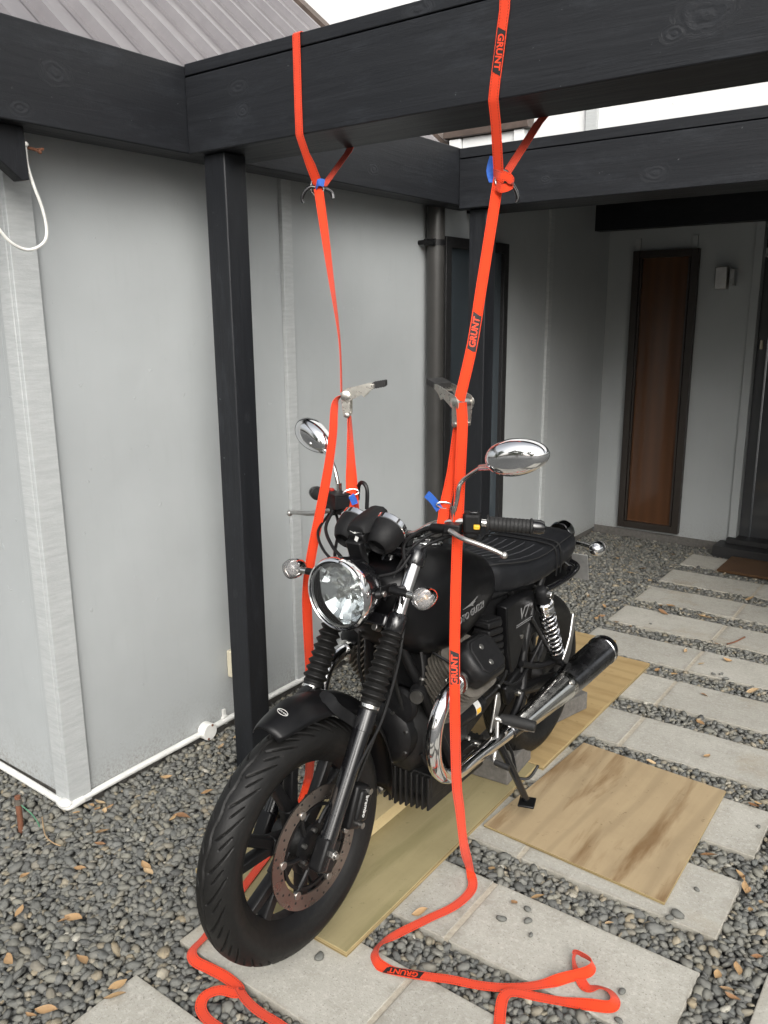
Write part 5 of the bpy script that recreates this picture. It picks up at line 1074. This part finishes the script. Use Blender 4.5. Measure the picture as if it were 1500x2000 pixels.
# --- strap on the brake side
sL = thing('ratchet_strap', 'orange ratchet strap from beam to right handlebar with tail behind the front wheel', 'strap', (XB-.2, 2.0, 0), 'orange lifting straps')
kL = V(-1.757, 2.055, 2.090); xl = -1.759
ribbon('webbing_loop', [kL+V(.008, .014, -.006), V(-1.765, 2.215, 2.205), V(-1.766, BKY, 2.222), V(-1.762, BKY, TOPZ-.006), V(xl, BKY-.012, TOPZ), V(xl, 2.1, TOPZ), V(xl, FRY+.006, TOPZ), V(xl, FRY, TOPZ-.006)], [XD]*8, sL, smooth=False)
ribbon('webbing_loop', [V(xl, FRY, TOPZ-.006), V(xl, FRY, 2.40), V(xl, FRY, 2.30), V(xl+.001, FRY, 2.224), V(xl+.001, FRY+.003, 2.214), V(xl+.004, 2.0, 2.17), V(xl+.005, 2.02, 2.14), kL], [XD]*6+[V(.8, .5, 0), V(.5, .6, 0)], sL, smooth=False)
rcL = onY(678, 772, 1.90); edge_w = Vector((-.50, .86, 0))
ribbon('webbing', [kL+V(0, 0, -.004), kL.lerp(rcL, .2), kL.lerp(rcL, .45), kL.lerp(rcL, .75), rcL+V(-.013, -.010, .004)], [V(.7, .6, 0), V(.35, .8, 0), V(-.1, .9, 0), edge_w, edge_w], sL)
hookset(sL, kL+V(0, -.004, -.008), -view_w+V(0, 0, -.3)); q = MB(); q.tube([kL+V(.012, .02, -.012), kL+V(.028, .03, -.022), kL+V(.034, .03, -.040)], .006, 8, 4); q.build('hook', MT['black_gloss'], sL)
ribbon('blue_tab', [kL+V(-.004, -.006, -.010), kL+V(.010, -.008, .004), kL+V(.026, .0, .002)], [V(.2, .2, 1), V(.1, .2, 1), V(.4, .3, .6)], sL, width=.022, mt='blue_webbing')
ratchet(sL, rcL, V(.03, 0, -1), view_w+V(0, 0, .16), edge_w)
atL = L(-.155, 1.835, 1.148); b0 = rcL+V(.004, 0, -.060)
ribbon('webbing_short', [b0, b0.lerp(atL, .5), atL+V(-.002, 0, .05), atL+V(0, -.010, .016), atL+V(0, -.013, -.004), atL+V(0, .0, -.015), atL+V(0, .013, -.004), atL+V(0, .010, .03), b0.lerp(atL, .5)+V(0, .006, 0), b0+V(.004, .004, 0)], [edge_w, V(.1, .9, 0)]+[V(.9, .35, 0)]*6+[V(.2, .9, 0), edge_w], sL)
c_ = atL+V(0, -.002, .050); q = MB(); q.tube([c_+view_w*.022*math.cos(a)+V(0, .3, .3)*.03*math.sin(a) for a in [2*math.pi*k/16 for k in range(16)]], .0026, 8, 1, closed=True); q.build('steel_ring', MT['chrome'], sL)
ribbon('blue_tab', [c_+V(.006, -.008, -.006), c_+V(.016, -.010, -.016), c_+V(.022, -.010, -.030)], [V(.6, .2, .5)]*3, sL, width=.02, mt='blue_webbing')
tp = [rcL+V(-.012, -.012, -.002), onY(654, 792, 1.86), onY(650, 850, 1.83), onY(640, 920, 1.80), onY(625, 1000, 1.765), onY(609, 1080, 1.735), onY(600, 1150, 1.72), onY(601, 1220, 1.72), onY(605, 1300, 1.74), onY(607, 1400, 1.78), onY(606, 1480, 1.82), onZ(600, 1530, .10), onZ(575, 1600, .03), onZ(545, 1640, .026), onZ(515, 1680, .026), onZ(488, 1716, .024), onZ(455, 1760, .020), onZ(425, 1800, .008), onZ(398, 1832, .006), onZ(376, 1856, .006), onZ(380, 1876, .006), onZ(410, 1892, .006), onZ(440, 1908, .005), onZ(466, 1930, .004), onZ(462, 1940, .006), onZ(430, 1934, .008), onZ(402, 1944, .008), onZ(392, 1966, .005), onZ(404, 1990, .003), onZ(440, 2015, .003), onZ(480, 2005, .004), onZ(510, 2000, .004), onZ(480, 1968, .008), onZ(462, 1942, .012)]
tp = tp[:30]
tw = []
for i, p in enumerate(tp):
    t = tp[min(i+1, len(tp)-1)]-tp[max(i-1, 0)]
    if i < 1: tw.append(edge_w)
    elif i < 7: tw.append((view_w*(.35+.12*i)+edge_w*(.8-.12*i)).normalized() if i < 5 else (view_w*.9+edge_w*.3))
    elif i < 12: tw.append(view_w)
    else:
        w_ = Vector((0, 0, 1)).cross(t).normalized()
        if w_.dot(tw[-1]) < 0: w_ = -w_
        tw.append(w_+V(0, 0, .35 if 18 <= i <= 22 else .1))
ribbon('webbing_tail', tp, tw, sL, n=7)
t2 = [onZ(466, 1930, .010), onZ(480, 1952, .007), onZ(505, 1975, .005), onZ(545, 2000, .004), onZ(600, 2040, .004)]
ribbon('webbing_tail', t2, [V(.6, -.7, .1)]*5, sL)

# ------------------------------------------------------------------ fallen leaves, stray stones, twigs
def leaf_mesh(seed):
    r = random.Random(seed); q = MB(); n = 7; ln, wd = r.uniform(.016, .024), r.uniform(.0070, .0105); cu, tw = r.uniform(.1, .5), r.uniform(-.6, .6)
    cen, lo, hi = [], [], []
    for i in range(n):
        t = -1+2*i/(n-1); w_ = wd*max(0, 1-abs(t)**1.8)+.0004; z = cu*.010*t*t+.003; a = tw*t*.5
        cen.append(V(ln*t, .003*math.sin(t*2+seed), z)); lo.append(cen[-1]+V(0, -w_*math.cos(a), .004*cu+w_*.35-w_*math.sin(a))); hi.append(cen[-1]+V(0, w_*math.cos(a), .004*cu+w_*.35+w_*math.sin(a)))
    vs = lo+cen+hi; fs = []
    for i in range(n-1): fs += [(i, i+1, n+i+1, n+i), (n+i, n+i+1, 2*n+i+1, 2*n+i)]
    q.add(vs, fs); me = bpy.data.meshes.new('fallen_leaf'); me.from_pydata(q.v, [], q.f); me.materials.append(MT['dry_leaf'])
    me.polygons.foreach_set('use_smooth', [True]*len(me.polygons)); return me
LM = [leaf_mesh(i) for i in range(8)]
def leaf(p, label, group, sc=1.0):
    ob = bpy.data.objects.new('fallen_leaf', random.choice(LM)); COL.objects.link(ob); ob.location = p
    ob.rotation_euler = (random.uniform(-.35, .35), random.uniform(-.35, .35), random.uniform(0, 6.28)); k = sc*random.uniform(.6, 1.1); ob.scale = (k, k, k)
    tag(ob, label, 'leaf', group)
GRAVEL = [(285, 1695), (290, 1705), (125, 1800), (145, 1795), (265, 1480), (325, 1520), (405, 1550), (180, 1575), (195, 1570), (205, 1585), (190, 1582), (215, 1578), (150, 1590), (432, 1460), (462, 1440), (467, 1434), (500, 1378), (340, 1600), (355, 1597), (195, 1650), (20, 1875), (60, 1985), (90, 1975), (38, 1780), (48, 1712), (200, 1628), (155, 1697), (225, 1950), (230, 1925), (160, 1880), (645, 1325), (640, 1318), (560, 1350), (455, 1374), (440, 1975), (378, 1935), (40, 1965), (100, 1640), (250, 1660)]
for a, b in GRAVEL[::1][:30]: leaf(onZ(a, b, .004), 'dry tan leaf lying on the pebbles between house wall and front wheel', 'leaves on the pebbles by the wall', 1.25)
PORCH = [(1205, 1092), (1255, 1112), (1230, 1120), (1180, 1185), (1175, 1205), (1165, 1210), (1290, 1185), (1295, 1197), (1310, 1186), (1365, 1154), (1370, 1205), (1385, 1208), (1205, 1218), (1230, 1225), (1465, 1171), (1470, 1352), (1315, 1085), (1150, 1165), (1270, 1135)]
for a, b in PORCH: leaf(onZ(a, b, .004), 'dry brown leaf lying on the pebbles before the porch', 'leaves on the pebbles before the porch', 1.5)
for (a, b), lab in (((820, 1783), 'pinkish tan leaf on the short paver where the orange tail bends'), ((1003, 1765), 'tan leaf on the long paver beside the stray pebbles'), ((1380, 1478), 'curled brown leaf on the long paver just behind the stained plywood')): leaf(onZ(a, b, .004), lab, None, 1.3)
SLAB = [(1375, 1358), (1283, 1310), (1318, 1318), (1338, 1272), (1370, 1298), (1420, 1290), (1400, 1259)]
for a, b in SLAB: leaf(onZ(a, b, .004), 'dry curled leaf lying on the pavers between plywood strip and porch', 'leaves on the pavers', 1.2)
RIGHT = [(1480, 1570), (1472, 1575), (1450, 1715), (1456, 1735), (1462, 1740), (1440, 1895), (1400, 1907), (1420, 1935), (1445, 1712), (1385, 1672), (1368, 1413), (1270, 1490), (1050, 1755), (960, 1700), (1485, 1765), (1465, 1780), (1430, 1950), (1478, 1870), (1190, 1805)]
for a, b in RIGHT: leaf(onZ(a, b, .006), 'dry leaf lying on the pebbles between the paver rows', 'leaves between the paver rows', 1.1)
def stone_mesh(seed, mt='pebble'):
    v, f = pebble_proto(12, 8, seed+50); me = bpy.data.meshes.new('loose_pebble'); me.from_pydata((v*np.array([1.1, .8, .5])).tolist(), [], f.tolist()); me.materials.append(MT[mt]); me.polygons.foreach_set('use_smooth', [True]*len(me.polygons)); return me
SM = [stone_mesh(i) for i in range(5)]
def stone(a, b, r, label, group):
    ob = bpy.data.objects.new('loose_pebble', random.choice(SM)); COL.objects.link(ob); ob.location = onZ(a, b, r*.47); ob.scale = (r, r, r); ob.rotation_euler = (0, 0, random.uniform(0, 6)); tag(ob, label, 'pebble', group)
for a, b, r in ((979, 1794, .013), (1030, 1775, .011), (1031, 1798, .012), (1037, 1826, .008), (1215, 1936, .011), (1209, 1993, .010)): stone(a, b, r, 'grey pebble lying loose on the long paver beside the orange tail', 'stray pebbles on the long paver')
for a, b, r in ((1323, 1785, .018), (1308, 1792, .012), (1361, 1737, .009)): stone(a, b, r, 'dark pebble lying on the paver under the stained plywood edge', 'stray pebbles by the plywood')
stone(624, 1868, .015, 'flat grey pebble lying alone on the paver below the front wheel', None)
stone(1482, 1614, .008, 'small pebble on the paver beyond the stained plywood', None)
for a, b, r in ((1393, 1316, .010), (1409, 1316, .011), (1418, 1325, .013), (1271, 1218, .008), (1385, 1560, .007)): stone(a, b, r, 'dark pebble lying on the pavers near the porch', 'stray pebbles near the porch')
q = MB(); q.tube([onZ(1420, 1258, .006), onZ(1437, 1253, .008), onZ(1455, 1244, .006)], .004, 6, 4); tag(q.build('twig', MT['rust']), 'dark thin twig lying on a paver near the porch', 'twig')
q = MB(); q.tube([onZ(82, 1596, .004), onZ(88, 1630, .012), onZ(102, 1645, .014), onZ(118, 1652, .010)], .0022, 6, 5); tag(q.build('twig', MT['dry_leaf']), 'pale dry stem on the pebbles near the rusty stake', 'twig')
# ------------------------------------------------------------------ garden trees across the yard (they shade the low sky and show in the chrome)
g = N('tree_leaf'); oi = g.n('ShaderNodeNewGeometry')
g.set(Base_Color=g.ramp(oi.outputs['Random Per Island'], [(0, (.022, .045, .012)), (.5, (.045, .080, .022)), (1, (.080, .115, .035))]), Roughness=.55); MT['tree_leaf'] = g.m
simple('tree_bark', (.09, .075, .06), .9, bump=.8, bs=30, vs=6, var=.3)
def crown_mesh(seed, n=5200):
    r = np.random.default_rng(seed); cl = r.normal(0, 1, (46, 3)); cl /= np.linalg.norm(cl, axis=1)[:, None]; cl *= (r.uniform(.35, 1, (46, 1))**.5)*np.array([[2.5, 2.5, 2.9]])
    c = cl[r.integers(0, 46, n)]+r.normal(0, .42, (n, 3)); a = r.normal(0, 1, (n, 3)); a /= np.linalg.norm(a, axis=1)[:, None]; b = np.cross(a, r.normal(0, 1, (n, 3))); b /= np.linalg.norm(b, axis=1)[:, None]
    s_ = r.uniform(.10, .2, (n, 1)); q = np.stack([c-a*s_, c-b*s_*.45, c+a*s_, c+b*s_*.45], 1).reshape(-1, 3); q[:, 2] += 4.6
    me = bpy.data.meshes.new('crown'); me.from_pydata(q.tolist(), [], np.arange(4*n).reshape(-1, 4).tolist()); me.materials.append(MT['tree_leaf']); return me
CM = [crown_mesh(1), crown_mesh(2)]
q = MB(); q.tube([V(0, 0, -.1), V(.05, .03, 1.2), V(-.05, .05, 2.6), V(.05, 0, 4.4)], lambda t: .19*(1-.62*t), 12, 4)
for k in range(5): a = k*1.26+.3; q.tube([V(0, 0, 2.2+.25*k), V(.7*math.cos(a), .7*math.sin(a), 3.1+.25*k), V(1.6*math.cos(a), 1.6*math.sin(a), 4.1+.3*k)], lambda t: .08*(1-.7*t), 8, 3)
TM = bpy.data.meshes.new('trunk'); TM.from_pydata(q.v, [], q.f); TM.materials.append(MT['tree_bark'])
for i, (x, y, sc) in enumerate(((5.0, -9.0, .95), (.8, -11.0, .75), (-5.0, -9.4, .9))):
    t = thing('garden_tree', 'leafy green garden tree across the yard, seen only as reflections in the chrome', 'tree', (x, y, -.03), 'trees across the yard'); t.rotation_euler = (0, 0, i*1.1); t.scale = (sc,)*3
    for nm, me in (('trunk', TM), ('crown', CM[i % 2])): o = bpy.data.objects.new(nm, me); COL.objects.link(o); o.parent = t
